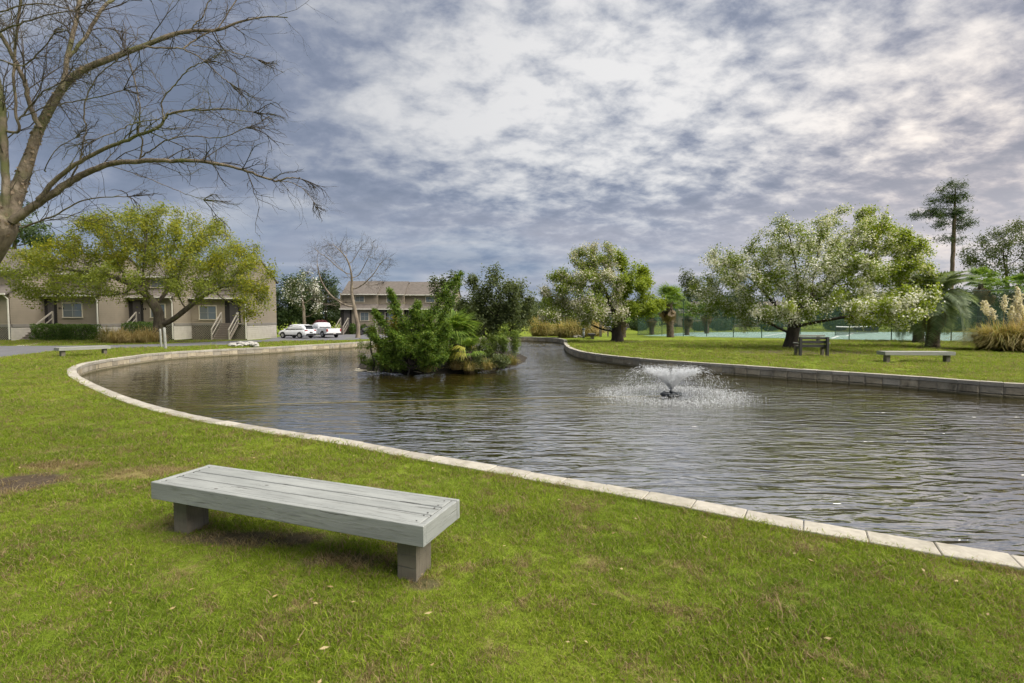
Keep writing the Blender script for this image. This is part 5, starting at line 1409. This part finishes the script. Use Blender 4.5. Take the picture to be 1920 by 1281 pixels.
GLASS = glass_mat()
BLIND = plain('window_blind', (0.36, 0.38, 0.37), .6, .1, 3, stretch=(1, 1, 14))
def lap_wall(mb, p0, p1, z0, z1, lap=0.17):
    """lapped boards between two ground points; the wall faces to the right of p0->p1 seen from above"""
    p0, p1 = Vector(p0), Vector(p1); t = (p1 - p0).normalized(); n = Vector((t.y, -t.x, 0))
    k = max(1, round((z1 - z0) / lap)); h = (z1 - z0) / k
    for i in range(k):
        a = z0 + i * h; b = a + h
        o0 = n * 0.026; o1 = n * 0.004; L0, L1 = Vector((0, 0, a)), Vector((0, 0, b))
        mb.add([p0 + o0 + L0, p1 + o0 + L0, p1 + o1 + L1, p0 + o1 + L1], [(0, 1, 2, 3)])
        mb.add([p0 + L0, p1 + L0, p1 + o0 + L0, p0 + o0 + L0], [(0, 1, 2, 3)])
def lattice(mb, x0, x1, y, z0, z1, sp=0.16, w=0.03):
    h = z1 - z0
    for s in (-1, 1):
        x = x0 - h
        while x < x1:
            a, b = (x, z0), (x + h, z1)
            if s < 0: a, b = (x, z1), (x + h, z0)
            # clip to the panel
            def cl(p, q):
                t0, t1 = 0, 1
                dx = q[0] - p[0]
                t0 = max(t0, (x0 - p[0]) / dx); t1 = min(t1, (x1 - p[0]) / dx)
                return None if t0 >= t1 else ((p[0] + dx * t0, p[1] + (q[1] - p[1]) * t0), (p[0] + dx * t1, p[1] + (q[1] - p[1]) * t1))
            c = cl(a, b)
            if c:
                yy = y + (0.006 if s > 0 else -0.006)
                (ax, az), (bx, bz) = c; nx, nz = w * .7 * s * -1 * .5, w * .7 * .5
                mb.quad((ax + nx, yy, az + nz), (ax - nx, yy, az - nz), (bx - nx, yy, bz - nz), (bx + nx, yy, bz + nz))
            x += sp
def window(parent, cx, y, z0, z1, w, pairs=2, blind=True):
    f = MB(); fw = 0.06
    f.box((cx, y - .03, z1 + fw / 2), (w + 2 * fw, .07, fw)); f.box((cx, y - .035, z0 - fw / 2), (w + 2 * fw + .05, .09, fw))
    for s in (-1, 1): f.box((cx + s * (w / 2 + fw / 2), y - .03, (z0 + z1) / 2), (fw, .068, z1 - z0))
    wi = f.build('window', TRIMW, parent)
    pw = w / pairs
    mu = MB()
    for i in range(pairs):
        x = cx - w / 2 + pw * (i + .5)
        MB().box((x, y - .012, (z0 + z1) / 2), (pw - .07, .012, z1 - z0 - .06)).build('pane', GLASS, wi)
        mu.box((x, y - .022, (z0 + z1) / 2), (pw - .04, .016, .04))
        for s in (-1, 1): mu.box((x + s * (pw / 2 - .02), y - .022, (z0 + z1) / 2), (.04, .018, z1 - z0))
        if blind: MB().box((x, y + .004, z0 + (z1 - z0) * .34), (pw - .09, .01, (z1 - z0) * .62)).build('blind', BLIND, wi)
    mu.build('sash', plain('sash_grey', (0.20, 0.21, 0.21), .6) if 'sash_grey' not in MATS else MATS['sash_grey'], wi)
    return wi
def stairs(parent, x0, x1, yf, yb, g, zt, n=8, rails=(True, True)):
    """a flight climbing from the front yf to the porch yb"""
    st = MB()
    for x in (x0 + .05, x1 - .05): st.bar((x, yf + .1, g + .05), (x, yb, zt - .12), .05, .22)
    s = st.build('stairs', STAIRW, parent)
    for i in range(n):
        f = (i + 1) / n; z = g + (zt - g) * f; y = yf + (yb - yf) * (i + .5) / n
        MB().box((0, 0, 0), (x1 - x0, (yb - yf) / n + .05, .045)).build('tread', STAIRW, s).location = ((x0 + x1) / 2, y, z - .03)
        MB().box((0, 0, 0), (x1 - x0 - .1, .02, (zt - g) / n - .05)).build('riser', STAIRW, s).location = ((x0 + x1) / 2, y - (yb - yf) / n / 2 + .02, z - (zt - g) / n / 2 - .03)
    for k, x in enumerate((x0, x1)):
        if not rails[k]: continue
        r = MB(); r.bar((x, yf - .05, g + .95), (x, yb, zt + .95), .06, .10); r.bar((x, yf, g + .45), (x, yb, zt + .45), .04, .07)
        r.box((x, yf, g + .5), (.09, .09, 1.05)); r.box((x, yb, zt + .48), (.09, .09, 1.05))
        r.build('handrail', RAILW, s)
    return s
def unit_block(t, x0, x1, yf, g, P, right_wall=None, stair=None, win=None, door=None, ridge_l=True):
    """one townhouse unit. P: heights (skirt, eave, wall2, ridge), depths (upper set-back, ridge, back)"""
    sk, ev, ew, rg = P['skirt'], P['eave'], P['upper'], P['ridge']; u, rd, bk = P['set'], P['rd'], P['back']
    w = MB(); lap_wall(w, (x0, yf, 0), (x1, yf, 0), sk, ev); lap_wall(w, (x0, yf + u, 0), (x1, yf + u, 0), ev, ew)
    w.build('front_wall', SIDING, t)
    # right side wall with gable
    sw = MB(); lap_wall(sw, (x1, yf, 0), (x1, yf + bk, 0), sk, ev); lap_wall(sw, (x1, yf + u, 0), (x1, yf + bk, 0), ev, ew)
    n = 7
    for i in range(n):
        za = ew + (rg - ew) * i / n; zb = ew + (rg - ew) * (i + 1) / n
        ya0 = yf + u + (rd - u) * i / n; ya1 = yf + bk - (bk - rd) * i / n; yb0 = yf + u + (rd - u) * (i + 1) / n; yb1 = yf + bk - (bk - rd) * (i + 1) / n
        sw.quad((x1 + .012, ya0, za), (x1 + .012, ya1, za), (x1 + .004, yb1, zb), (x1 + .004, yb0, zb))
    sw.quad((x1, yf, ev), (x1, yf + u, ev), (x1, yf + u, ev + (u + .4) * .55), (x1, yf, ev + .22))
    sw.build('side_wall', SIDEB, t)
    lw = MB(); lap_wall(lw, (x0, yf + bk, 0), (x0, yf, 0), sk, ew); lap_wall(lw, (x1, yf + bk, 0), (x0, yf + bk, 0), g, ew); lw.build('rear_wall', SIDING, t)
    b = MB(); b.box(((x0 + x1) / 2, yf + .01, sk - .11), (x1 - x0 + .04, .08, .22)); b.box((x1 - .002, yf + bk / 2 + .05, sk - .11), (.06, bk - .12, .22)); b.build('skirt_board', SKIRT, t)
    la = MB(); lattice(la, x0 + .03, x1 - .03, yf - .012, g, sk - .22); la.build('lattice', LATT, t)
    bkd = MB(); bkd.box(((x0 + x1) / 2, yf + .08, (g + sk) / 2 - .06), (x1 - x0 - .05, .02, sk - g - .10)); bkd.build('crawl_shade_panel', SHADEFIG, t)  # dark panel behind the lattice paints the shade under the floor
    sd = MB(); lap_wall(sd, (x1 - .02, yf, 0), (x1 - .02, yf + bk, 0), g, sk - .22, .2); sd.build('foundation', plain('foundation_grey', (0.34, 0.32, 0.285), .9, .12, 3) if 'foundation_grey' not in MATS else MATS['foundation_grey'], t)
    # roofs: lower shed and main gable, as solid slabs with fascia
    def slab(name, pts, th=0.12):
        m = MB(); a = [Vector(p) for p in pts]; dn = Vector((0, 0, -th))
        m.add(a + [p + dn for p in a], [(0, 1, 2, 3), (7, 6, 5, 4), (0, 4, 5, 1), (1, 5, 6, 2), (2, 6, 7, 3), (3, 7, 4, 0)]); return m.build(name, SHING, t)
    o = .12
    slab('lower_roof', [(x0 + .01, yf - .4, ev + .06), (x1 + o, yf - .4, ev + .06), (x1 + o, yf + u - .01, ev + .06 + (u + .4) * .55), (x0 + .01, yf + u - .01, ev + .06 + (u + .4) * .55)])
    k = (rg - ew) / (rd - u)
    slab('roof', [(x0 + .01, yf + u - .4, ew - .4 * k + .14), (x1 + o, yf + u - .4, ew - .4 * k + .14), (x1 + o, yf + rd, rg + .14), (x0 + .01, yf + rd, rg + .14)])
    slab('roof', [(x1 + o, yf + bk + .4, ew - .4 * k + .14), (x0 + .01, yf + bk + .4, ew - .4 * k + .14), (x0 + .01, yf + rd, rg + .143), (x1 + o, yf + rd, rg + .143)])
    gt = MB(); gt.box(((x0 + x1) / 2 + .05, yf - .44, ev + .02), (x1 - x0 + .12, .10, .11)); gt.box(((x0 + x1) / 2 + .05, yf + u - .44, ew - .4 * k + .09), (x1 - x0 + .12, .10, .11)); gt.build('gutter', GUTT, t)
    dn = MB(); dn.bar((x1 - .06, yf - .42, ev), (x1 - .06, yf - .07, ev - .35), .07); dn.bar((x1 - .06, yf - .07, ev - .33), (x1 - .06, yf - .07, g + .1), .07); dn.build('downspout', GUTT, t)
    for (cx, z0, z1, ww) in (win or []): window(t, cx, yf - .01, z0, z1, ww)
    window(t, (x0 + x1) / 2, yf + u - .01, ev + .95, ew - .35, 1.1)
    if door:
        dx, dw = door
        MB().box((dx, yf - .016, sk + .99), (dw + .5, .03, 1.98)).build('recess_shade_panel', SHADEFIG, t)  # flat dark panel on the wall stands for the shade of a recess
        d = MB().box((dx + .1, yf - .045, sk + .96), (dw * .8, .03, 1.86), bev=.004).build('door', DOORM, t)
        MB().box((dx + .1 + dw * .28, yf - .07, sk + .9), (.04, .03, .10)).build('handle', GUTT, d)
    if stair:
        stairs(t, stair[0], stair[1], yf - stair[2], yf - .55, g, sk, 8, stair[3])
        MB().box(((stair[0] + stair[1]) / 2, yf - .30, sk - .06), (stair[1] - stair[0] + .1, .5, .08)).build('porch', STAIRW, t)
bl = empty('townhouse_row', (-37, 40, 0), 'left row of beige two-storey townhouses with brown roofs behind the spreading tree', 'building', 'townhouse rows')
T_INV = Matrix.Translation((37, -40, 0))
PR = dict(skirt=1.22, eave=3.42, upper=5.45, ridge=7.0, set=0.9, rd=2.9, back=5.8)
n_before = set(o.name for o in C.objects)
unit_block(bl, -46.5, -37.2, 37.6, 0.0, PR, win=[(-44, 1.9, 2.9, 1.3)])
unit_block(bl, -37.2, -32.9, 40.4, gz(-35, 40.4), PR, stair=(-37.05, -36.1, 2.3, (False, True)), win=[(-34.95, 1.75, 2.85, 1.5)], door=(-36.75, .62))
unit_block(bl, -32.9, -29.1, 43.6, gz(-31, 43.6), PR, stair=(-32.75, -31.9, 2.2, (False, True)), win=[(-30.4, 1.75, 2.85, 1.2)], door=(-32.3, .8))
unit_block(bl, -29.1, -24.06, 46.0, gz(-26.5, 46), PR, stair=(-26.05, -24.55, 2.1, (True, True)), win=[(-27.55, 1.55, 2.75, 1.5)], door=(-25.3, .9))
def number_plate(t, x, y, z):
    """three small dark figures too far off to read"""
    for k in range(3): MB().box((x + k * .15, y, z), (.09, .02, .15), bev=.012).build('house_number', SHADEFIG, t)
number_plate(bl, -36.0, 40.36, 2.45); number_plate(bl, -31.75, 43.56, 2.45)
bm_ = empty('townhouse_row', (-15, 64, gz(-15, 64)), 'middle row of beige townhouses with stepped grey roofs behind the island', 'building', 'townhouse rows')
PM = dict(skirt=0.72, eave=2.75, upper=4.75, ridge=6.35, set=0.7, rd=3.4, back=6.8)
gm = gz(-15, 64)
unit_block(bm_, -21.3, -16.9, 63.0, gm, PM, stair=(-21.1, -20.2, 2.4, (True, True)), win=[(-18.3, 1.35, 2.35, 1.0)], door=(-20.6, .9))
unit_block(bm_, -16.9, -13.7, 63.7, gm, PM, win=[(-15.4, 1.35, 2.35, 1.0)], door=(-16.3, .8))
unit_block(bm_, -13.7, -7.3, 64.5, gm, PM, win=[(-11.4, 1.35, 2.35, 1.2), (-8.8, 1.35, 2.35, 1.0)], door=(-13.0, .8))
# far house behind the court
bf = empty('far_house', (10, 96, gz(10, 96)), 'low tan house far behind the rounded flowering tree', 'building', 'townhouse rows')
PF = dict(skirt=0.3, eave=2.7, upper=3.4, ridge=5.2, set=0.6, rd=4.0, back=8.0)
unit_block(bf, 12, 24, 98, gz(15, 98), PF, win=[(14.5, 1.2, 2.3, 1.5), (19.5, 1.2, 2.3, 1.5)])
bf2 = empty('far_house', (40, 110, gz(40, 110)), 'low tan house far behind the court under the broad flowering crown', 'building', 'townhouse rows')
unit_block(bf2, 36, 62, 110, gz(45, 110), PF, win=[(40, 1.2, 2.3, 1.5), (48, 1.2, 2.3, 1.5), (56, 1.2, 2.3, 1.5)])
# parts were drawn in place: make them relative to their building
for o in list(C.objects):
    if o.parent in (bl, bm_, bf, bf2): o.matrix_parent_inverse = Matrix.Translation(-Vector(o.parent.location))

# ================================================================== VEHICLES
CARW = None
def car_paint(name, col):
    m, nt, b, o = new_mat(name)
    b.inputs['Base Color'].default_value = (*col, 1); b.inputs['Roughness'].default_value = 0.28; b.inputs['Coat Weight'].default_value = 0.5
    return m
WHITEP = car_paint('white_car_paint', (0.72, 0.74, 0.78)); BLUEP = car_paint('dark_blue_car_paint', (0.03, 0.05, 0.12))
TYRE = plain('tyre_rubber', (0.018, 0.018, 0.02), .85, .2, 8); RIM = plain('rim_alloy', (0.42, 0.43, 0.45), .35, .1, 8, metal=.7)
CGLASS = car_paint('car_glass', (0.015, 0.018, 0.022)); TRIMB = plain('black_trim', (0.02, 0.02, 0.022), .6, .2, 6)
TAIL = car_paint('tail_light_red', (0.30, 0.02, 0.02)); PLATE = plain('plate', (0.45, 0.42, 0.42), .5)
def loft(secs):
    """secs: list of rings with equal counts, closed ends"""
    mb = MB(); n = len(secs[0])
    for s in secs: mb.v += [tuple(p) for p in s]
    for i in range(len(secs) - 1):
        for a in range(n):
            b = (a + 1) % n; mb.f.append((i * n + a, i * n + b, (i + 1) * n + b, (i + 1) * n + a))
    mb.f.append(tuple(reversed(range(n)))); mb.f.append(tuple((len(secs) - 1) * n + a for a in range(n))); return mb
def ringx(x, w, z0, z1, tum=0.06, rb=0.10):
    """cross-section at x: half width w, bottom z0, top z1, sides leaning in by tum"""
    wt = w - tum
    return [(x, -w + rb * .5, z0), (x, w - rb * .5, z0), (x, w, z0 + rb), (x, w, z0 + (z1 - z0) * .55), (x, wt, z1 - rb * .6), (x, wt - rb, z1), (x, -wt + rb, z1), (x, -wt, z1 - rb * .6), (x, -w, z0 + (z1 - z0) * .55), (x, -w, z0 + rb)]
def wheels(t, xs, half, r, wdt=.22):
    for x in xs:
        for s in (-1, 1):
            y = s * (half - wdt / 2 + .01)
            w = MB(); n = 18
            prof = [(r * .62, -wdt / 2), (r * .95, -wdt / 2), (r, -wdt * .3), (r, wdt * .3), (r * .95, wdt / 2), (r * .62, wdt / 2)]
            w.lathe(prof, n=n); o = w.build('wheel', TYRE, t, True); o.location = (x, y, r); o.rotation_euler = (math.pi / 2, 0, 0)
            q = MB().lathe([(r * .60, -.02), (r * .62, .015), (r * .2, .03)], n=n)
            for k in range(5):
                a = k * 2 * math.pi / 5; q.bar((0, 0, .03), (r * .58 * math.cos(a), r * .58 * math.sin(a), .02), .07, .03)
            ri = q.build('rim', RIM, o); ri.location = (0, 0, -s * wdt * .48); ri.rotation_euler = (0 if s < 0 else math.pi, 0, 0)
            # dark arch
            ar = MB(); pts = []
            for k in range(11):
                a = math.pi * k / 10; pts.append((x + (r + .09) * math.cos(a), r + (r + .09) * math.sin(a)))
            ar.prism(pts, 'y', s * (half - .10), s * (half + .012)); ar.build('wheel_arch', TRIMB, t)
def suv(loc, rz, label, s, paint=WHITEP):
    """nose towards +X"""
    t = empty('parked_car', loc, label, 'car', 'parked vehicles', rz); t.scale = (s, s, s)
    H = .92
    body = [ringx(-2.2, .78, .42, .86, .05), ringx(-2.12, .88, .34, .98), ringx(-1.6, .92, .26, 1.02), ringx(0, .92, .24, 1.0), ringx(1.2, .92, .26, .98), ringx(1.85, .88, .30, .88), ringx(2.18, .76, .36, .74, .05)]
    loft(body).build('body', paint, t, True)
    cabin = [ringx(-2.05, .76, .90, 1.10, .04, .05), ringx(-1.75, .80, .90, 1.52, .16), ringx(-1.3, .82, .9, 1.63, .17), ringx(-.2, .82, .9, 1.66, .17), ringx(.45, .82, .9, 1.55, .16), ringx(1.15, .80, .9, 1.06, .06, .05)]
    loft(cabin).build('cabin', paint, t, True)
    for sd in (-1, 1):
        for (a, b_, c, d) in (((-1.62, 1.08), (-.68, 1.04), (-.66, 1.50), (-1.40, 1.44)), ((-.60, 1.04), (.20, 1.03), (.14, 1.50), (-.58, 1.51)), ((.27, 1.03), (.92, 1.02), (.42, 1.42), (.22, 1.48))):
            q = [a, b_, c, d]; pts = []
            for (x, z) in q: pts.append((x, sd * (.845 - (z - 1.0) * .25), z))
            m = MB(); m.add(pts, [(0, 1, 2, 3) if sd < 0 else (3, 2, 1, 0)]); m.build('side_window', CGLASS, t)
    rw = MB(); rw.add([(-2.085, -.60, 1.12), (-2.085, .60, 1.12), (-1.84, .52, 1.48), (-1.84, -.52, 1.48)], [(3, 2, 1, 0)]); rw.build('rear_window', CGLASS, t)
    sh = MB(); sh.box((-1.86, 0, 1.545), (.34, 1.2, .05), bev=.015); sh.build('spoiler', paint, t)
    for sd in (-1, 1):
        MB().box((-2.13, sd * .66, .93), (.14, .36, .14), bev=.03).build('tail_light', TAIL, t)
        MB().box((.95, sd * .99, 1.06), (.12, .2, .12), bev=.03).build('mirror', paint, t)
        MB().box((0, sd * .915, .34), (2.3, .04, .18)).build('sill', TRIMB, t)
    MB().box((-2.16, 0, .46), (.16, 1.5, .22), bev=.03).build('rear_bumper', TRIMB, t); MB().box((-2.24, 0, .74), (.02, .44, .13)).build('licence_plate', PLATE if paint != WHITEP else TRIMB, t)
    wheels(t, (-1.33, 1.33), .93, .34)
    return t
def pickup(loc, rz, label, s):
    t = empty('pickup_truck', loc, label, 'truck', 'parked vehicles', rz); t.scale = (s, s, s)
    loft([ringx(-.35, .95, .42, 1.10, .03), ringx(.6, .96, .40, 1.10), ringx(1.6, .95, .42, 1.08), ringx(2.35, .90, .46, 1.0), ringx(2.62, .80, .5, .86)]).build('body', WHITEP, t, True)
    bed = MB()
    for sd in (-1, 1): bed.box((-1.5, sd * .89, .80), (2.3, .10, .66), bev=.02)
    bed.box((-2.63, 0, .82), (.08, 1.68, .60), bev=.02); bed.box((-1.5, 0, .56), (2.3, 1.7, .08)); bed.build('cargo_bed', WHITEP, t)
    MB().box((-1.5, 0, 1.105), (2.2, 1.66, .03)).build('bed_cover', TRIMB, t)
    loft([ringx(-.42, .84, 1.08, 1.62, .10, .05), ringx(-.30, .86, 1.08, 1.80, .16), ringx(.5, .87, 1.08, 1.84, .17), ringx(1.0, .86, 1.08, 1.76, .16), ringx(1.65, .84, 1.06, 1.14, .04, .03)]).build('cab', WHITEP, t, True)
    for sd in (-1, 1):
        for q in (((-.26, 1.16), (.42, 1.16), (.42, 1.66), (-.18, 1.64)), ((.50, 1.16), (1.36, 1.16), (.98, 1.62), (.50, 1.67))):
            pts = [(x, sd * (.885 - (z - 1.08) * .22), z) for x, z in q]; m = MB(); m.add(pts, [(0, 1, 2, 3) if sd < 0 else (3, 2, 1, 0)]); m.build('side_window', CGLASS, t)
        MB().box((-2.62, sd * .86, .92), (.14, .16, .34), bev=.02).build('tail_light', TAIL, t)
        MB().box((1.2, sd * 1.02, 1.2), (.12, .2, .16), bev=.03).build('mirror', TRIMB, t)
    rw = MB(); rw.add([(-.435, -.66, 1.2), (-.435, .66, 1.2), (-.345, .60, 1.66), (-.345, -.60, 1.66)], [(3, 2, 1, 0)]); rw.build('rear_window', CGLASS, t)
    MB().box((-2.72, 0, .47), (.14, 1.75, .2), bev=.02).build('rear_bumper', TRIMB, t); MB().box((-2.80, 0, .55), (.02, .32, .16)).build('licence_plate', PLATE, t)
    MB().box((-.2, 0, .42), (4.2, 1.5, .16)).build('chassis', TRIMB, t)
    wheels(t, (-1.6, 1.75), .96, .39)
    return t
c1 = at(557, 634.3); suv((c1.x, c1.y, c1.z + .012), RAD(157), 'white hatchback car parked left of the white pickup', 0.84)
c2 = at(604, 632.9); pickup((c2.x, c2.y + 0.3, c2.z + .012), RAD(138), 'white pickup truck parked right of the white car', 0.84)
c3 = Vector((8.6, 46, gz(8.6, 46)))
c3 = Vector(((1146 - CX) / F * 72, 72, gz(14, 72))); suv(tuple(c3), RAD(10), 'dark blue car parked far behind the rounded flowering tree', 0.95, BLUEP)
# covered motorcycle by the middle stairs
c4 = at(684, 628.6)
mc = empty('motorcycle', tuple(c4), 'small black motorcycle parked by the middle townhouses', 'motorcycle', 'parked vehicles', RAD(60))
for x in (-.55, .55):
    w = MB().lathe([(.20, -.06), (.29, -.05), (.30, 0), (.29, .05), (.20, .06)], n=16).build('wheel', TYRE, mc, True); w.location = (x, 0, .30); w.rotation_euler = (math.pi / 2, 0, 0)
loft([ringx(-.5, .12, .5, .78, .02, .04), ringx(-.1, .17, .35, .86, .04, .05), ringx(.25, .18, .4, .98, .05, .05), ringx(.5, .10, .6, .95, .02, .03)]).build('body', TRIMB, mc, True)
MB().bar((.42, -.34, 1.05), (.42, .34, 1.05), .04).build('handlebar', TRIMB, mc); MB().bar((.55, 0, .3), (.36, 0, 1.05), .07).build('fork', TRIMB, mc)

# ================================================================== SMALL THINGS
for (px, py, h, r, lab) in ((302.5, 651.8, 1.0, .055, 'shorter grey timber post by the road'), (310.5, 655.2, 1.28, .07, 'taller grey timber post nearer the pond')):
    p = at(px, py); k = p.y / F
    hh = {302.5: (652 - 617) * k, 310.5: (655 - 614) * k}[px]
    mb = MB().lathe([(r, -.1), (r * 1.02, .1), (r, hh * .6), (r * .96, hh - .03), (r * .75, hh)], n=12); o = mb.build('wooden_post', GREYW, None, True); o.location = p; o.rotation_euler = (RAD(1.5), RAD(-1), 0)
    tag(o, lab, 'post', 'timber posts')
def bar_bench(loc, rz, label):
    """dark bench with a slatted back, seen from behind"""
    b = empty('park_bench', loc, label, 'bench', None, rz)
    W = 1.22
    for sx in (-1, 1):
        o = MB().box((0, 0, .40), (.10, .12, .92), bev=.006).build('post', DARKW, b); o.location = (sx * (W / 2 - .05), -.02, 0)
        MB().box((sx * (W / 2 - .05), .42, .20), (.10, .12, .44), bev=.006).build('front_leg', POSTW, b)
        MB().box((sx * (W / 2 - .05), .20, .37), (.06, .50, .09)).build('seat_rail', DARKW, b)
        MB().box((sx * (W / 2 + .035), .20, .58), (.09, .46, .04), bev=.004).build('arm_rest', GREYW, b)
    for z in (.80, .63, .46): MB().box((0, 0, 0), (W - .02, .035, .125 if z < .8 else .10), bev=.005).build('back_slat', DARKW, b).location = (0, .06, z)
    for y in (.14, .28, .42): MB().box((0, 0, 0), (W, .12, .035), bev=.005).build('seat_slat', DARKW, b).location = (0, y, .435)
    return b
p = at(1525, 668.5); bar_bench((p.x, p.y, 0), RAD(-6), 'dark slatted bench with a back beside the flowering tree trunk')
p = at(1511, 640.5)
pt = empty('picnic_table', (p.x, p.y, 0), 'plain grey backless bench behind the flowering tree trunk', 'bench', 'backless wooden benches', RAD(-3))
pt.name = 'bench'
for k in range(3): MB().box((0, (k - 1) * .17, .45), (2.35, .16, .05), bev=.005).build('slat', GREYW, pt)
MB().box((0, -.27, .42), (2.35, .03, .12)).build('side_board', GREYW, pt)
for sx in (-1, 1): MB().box((sx * .85, 0, .19), (.16, .2, .44), bev=.005).build('leg', POSTW, pt)
p = at(1109, 635.2); flat_bench((p.x, p.y, 0), RAD(84), 'dark backless bench seen end-on near the bollard light', 'backless wooden benches', DARKW, L=2.1, W=.55)
# bollard light
p = at(1094, 634.6); bo = empty('bollard_light', tuple(p), 'short grey bollard light on the far bank', 'lamp')
MB().lathe([(.10, -.1), (.10, .55), (.09, .56)], n=14).build('post', plain('bollard_grey', (0.16, 0.18, 0.19), .6), bo, True)
MB().lathe([(.085, .56), (.085, .70)], n=14).build('lens', plain('lens', (0.4, 0.42, 0.42), .3), bo, True)
MB().lathe([(.14, .70), (.15, .74), (.12, .82), (.05, .86)], n=14).build('cap', plain('bollard_dark', (0.08, 0.09, 0.095), .6), bo, True)
for (px, D, h, r, lab) in ((1126, 45.5, 1.9, .10, 'thick dark timber post behind the straw grasses'), (1140, 46.5, 1.15, .06, 'thin timber post left of the rounded tree trunk')):
    x = (px - CX) / F * D; o = MB().box((0, 0, h / 2 - .05), (r * 2, r * 2, h + .1), bev=.01).build('wooden_post', POSTW); o.location = (x, D, gz(x, D)); tag(o, lab, 'post', 'timber posts')
# pots
def pot(px, py, label, col, plant, seed):
    p = at(px, py); t = empty('flower_pot', tuple(p), label, 'pot', 'glazed pots')
    MB().lathe([(.15, 0), (.22, .18), (.24, .36), (.26, .40), (.22, .40), (.2, .36)], n=16).build('pot', car_paint('pot_glaze_%d' % seed, col), t, True)
    if plant:
        g = np.random.default_rng(seed); c = g.normal(0, .16, (260, 3)) + np.array([0, 0, .72]); V, Q = leaf_quads(g, c, .13, .5); np_obj('plant', V, Q, plant, t)
        lb = Limbs()
        for _ in range(7): e = g.normal(0, .14, 3) + np.array([0, 0, .8]); lb.add(np.array([[0, 0, .34], e * .6 + [0, 0, .1], e]), np.array([.012, .009, .005]), 4)
        lb.build('stems', BARK_TWIG, t)
pot(415, 634.8, 'blue glazed pot at the foot of the end stairs', (0.02, 0.06, 0.30), None, 1)
pot(482.5, 632.6, 'dark blue pot with a red plant by the gable wall', (0.02, 0.03, 0.08), leaf_mat('red_leaf', [(0.30, 0.05, 0.03), (0.22, 0.07, 0.03)], .3), 2)

# ================================================================== TENNIS FENCE AND NET
FENCEG = plain('fence_green', (0.025, 0.06, 0.04), .5, .15, 5)
WIRE = plain('fence_wire', (0.05, 0.10, 0.075), .5, .1, 5)
fence = empty('chain_link_fence', tuple(at(1592, 634)), 'tall green chain-link fence around the tennis court', 'fence')
f0 = Vector(fence.location)
posts_px = [(1196, 629.0), (1241, 629.9), (1281, 630.6), (1325, 631.4), (1375, 632.6), (1428, 633.8), (1500, 635.3), (1592, 637.1), (1671, 638.9), (1783, 641.2), (1900, 643.6), (2030, 646)]
PW = [at(x, y) for x, y in posts_px]
back_px = [(1266, 624.0), (1302, 623.8), (1345, 623.5), (1390, 623.2), (1440, 623), (1500, 622.8), (1560, 622.8), (1620, 622.8), (1690, 622.8), (1760, 623.2), (1840, 623.6), (1930, 624.2)]
PB = [at(x, y) for x, y in back_px]
FH = 3.6
wires = MB()
def fence_run(P):
    for i, p in enumerate(P):
        o = MB().tube([(0, 0, -.1), (0, 0, FH)], .035, 8).build('fence_post', FENCEG, fence); o.location = p - f0
    for a, b_ in zip(P, P[1:]):
        up = Vector((0, 0, FH - .03)); m = MB().tube([a + up, b_ + up], .024, 6).tube([a + Vector((0, 0, 1.75)), b_ + Vector((0, 0, 1.75))], .02, 6); m.build('rail', FENCEG, fence, origin=tuple(f0)).location = (0, 0, 0)
        L = (b_ - a).length; sp = 0.12; n = int((L + FH) / sp); t = (b_ - a) / L
        for s in (0, 1):
            for k in range(n):
                x = -FH + k * sp; x0, x1 = max(0, x), min(L, x + FH)
                if x1 - x0 < .05: continue
                z0, z1 = x0 - x, x1 - x
                if s: z0, z1 = FH - z0, FH - z1
                p, q = a + t * x0 + Vector((0, 0, z0)), a + t * x1 + Vector((0, 0, z1)); d = Vector((0, 0, .010))
                wires.quad(p - d, q - d, q + d, p + d)
fence_run(PW); fence_run(PB); fence_run([PW[0], PB[0]])
wo = wires.build('chain_link', WIRE, fence, origin=tuple(f0)); wo.location = (0, 0, 0); tag(wo, kind='stuff')
# net
na, nb = at(1575, 626.4), at(1650, 623.4)
nb = at(1646, 624.6); na = at(1566, 629.5)
net = empty('tennis_net', tuple(na), 'tennis net with a white top band across the green court', 'net')
mb = MB(); d = nb - na; L = d.length; t_ = d / L
mb.tube([Vector((0, 0, 0)), Vector((0, 0, 1.12))], .045, 8); mb.build('net_post', FENCEG, net)
mb = MB(); mb.tube([d, d + Vector((0, 0, 1.12))], .045, 8); mb.build('net_post', FENCEG, net)
mb = MB()
for i in range(12):
    f, h = i / 12, (i + 1) / 12; s = lambda q: Vector((0, 0, 1.05 - .12 * math.sin(math.pi * q)))
    mb.bar(d * f + s(f), d * h + s(h), .03, .09)
mb.build('top_band', LINEW, net)
mb = MB()
for i in range(int(L / .12)): p = t_ * (i * .12); mb.bar(p + Vector((0, 0, .05)), p + Vector((0, 0, 1.0)), .012)
for k in range(9): z = Vector((0, 0, .08 + k * .11)); mb.bar(z, d + z, .012)
tag(mb.build('netting', TRIMB, net), kind='stuff')

litter()
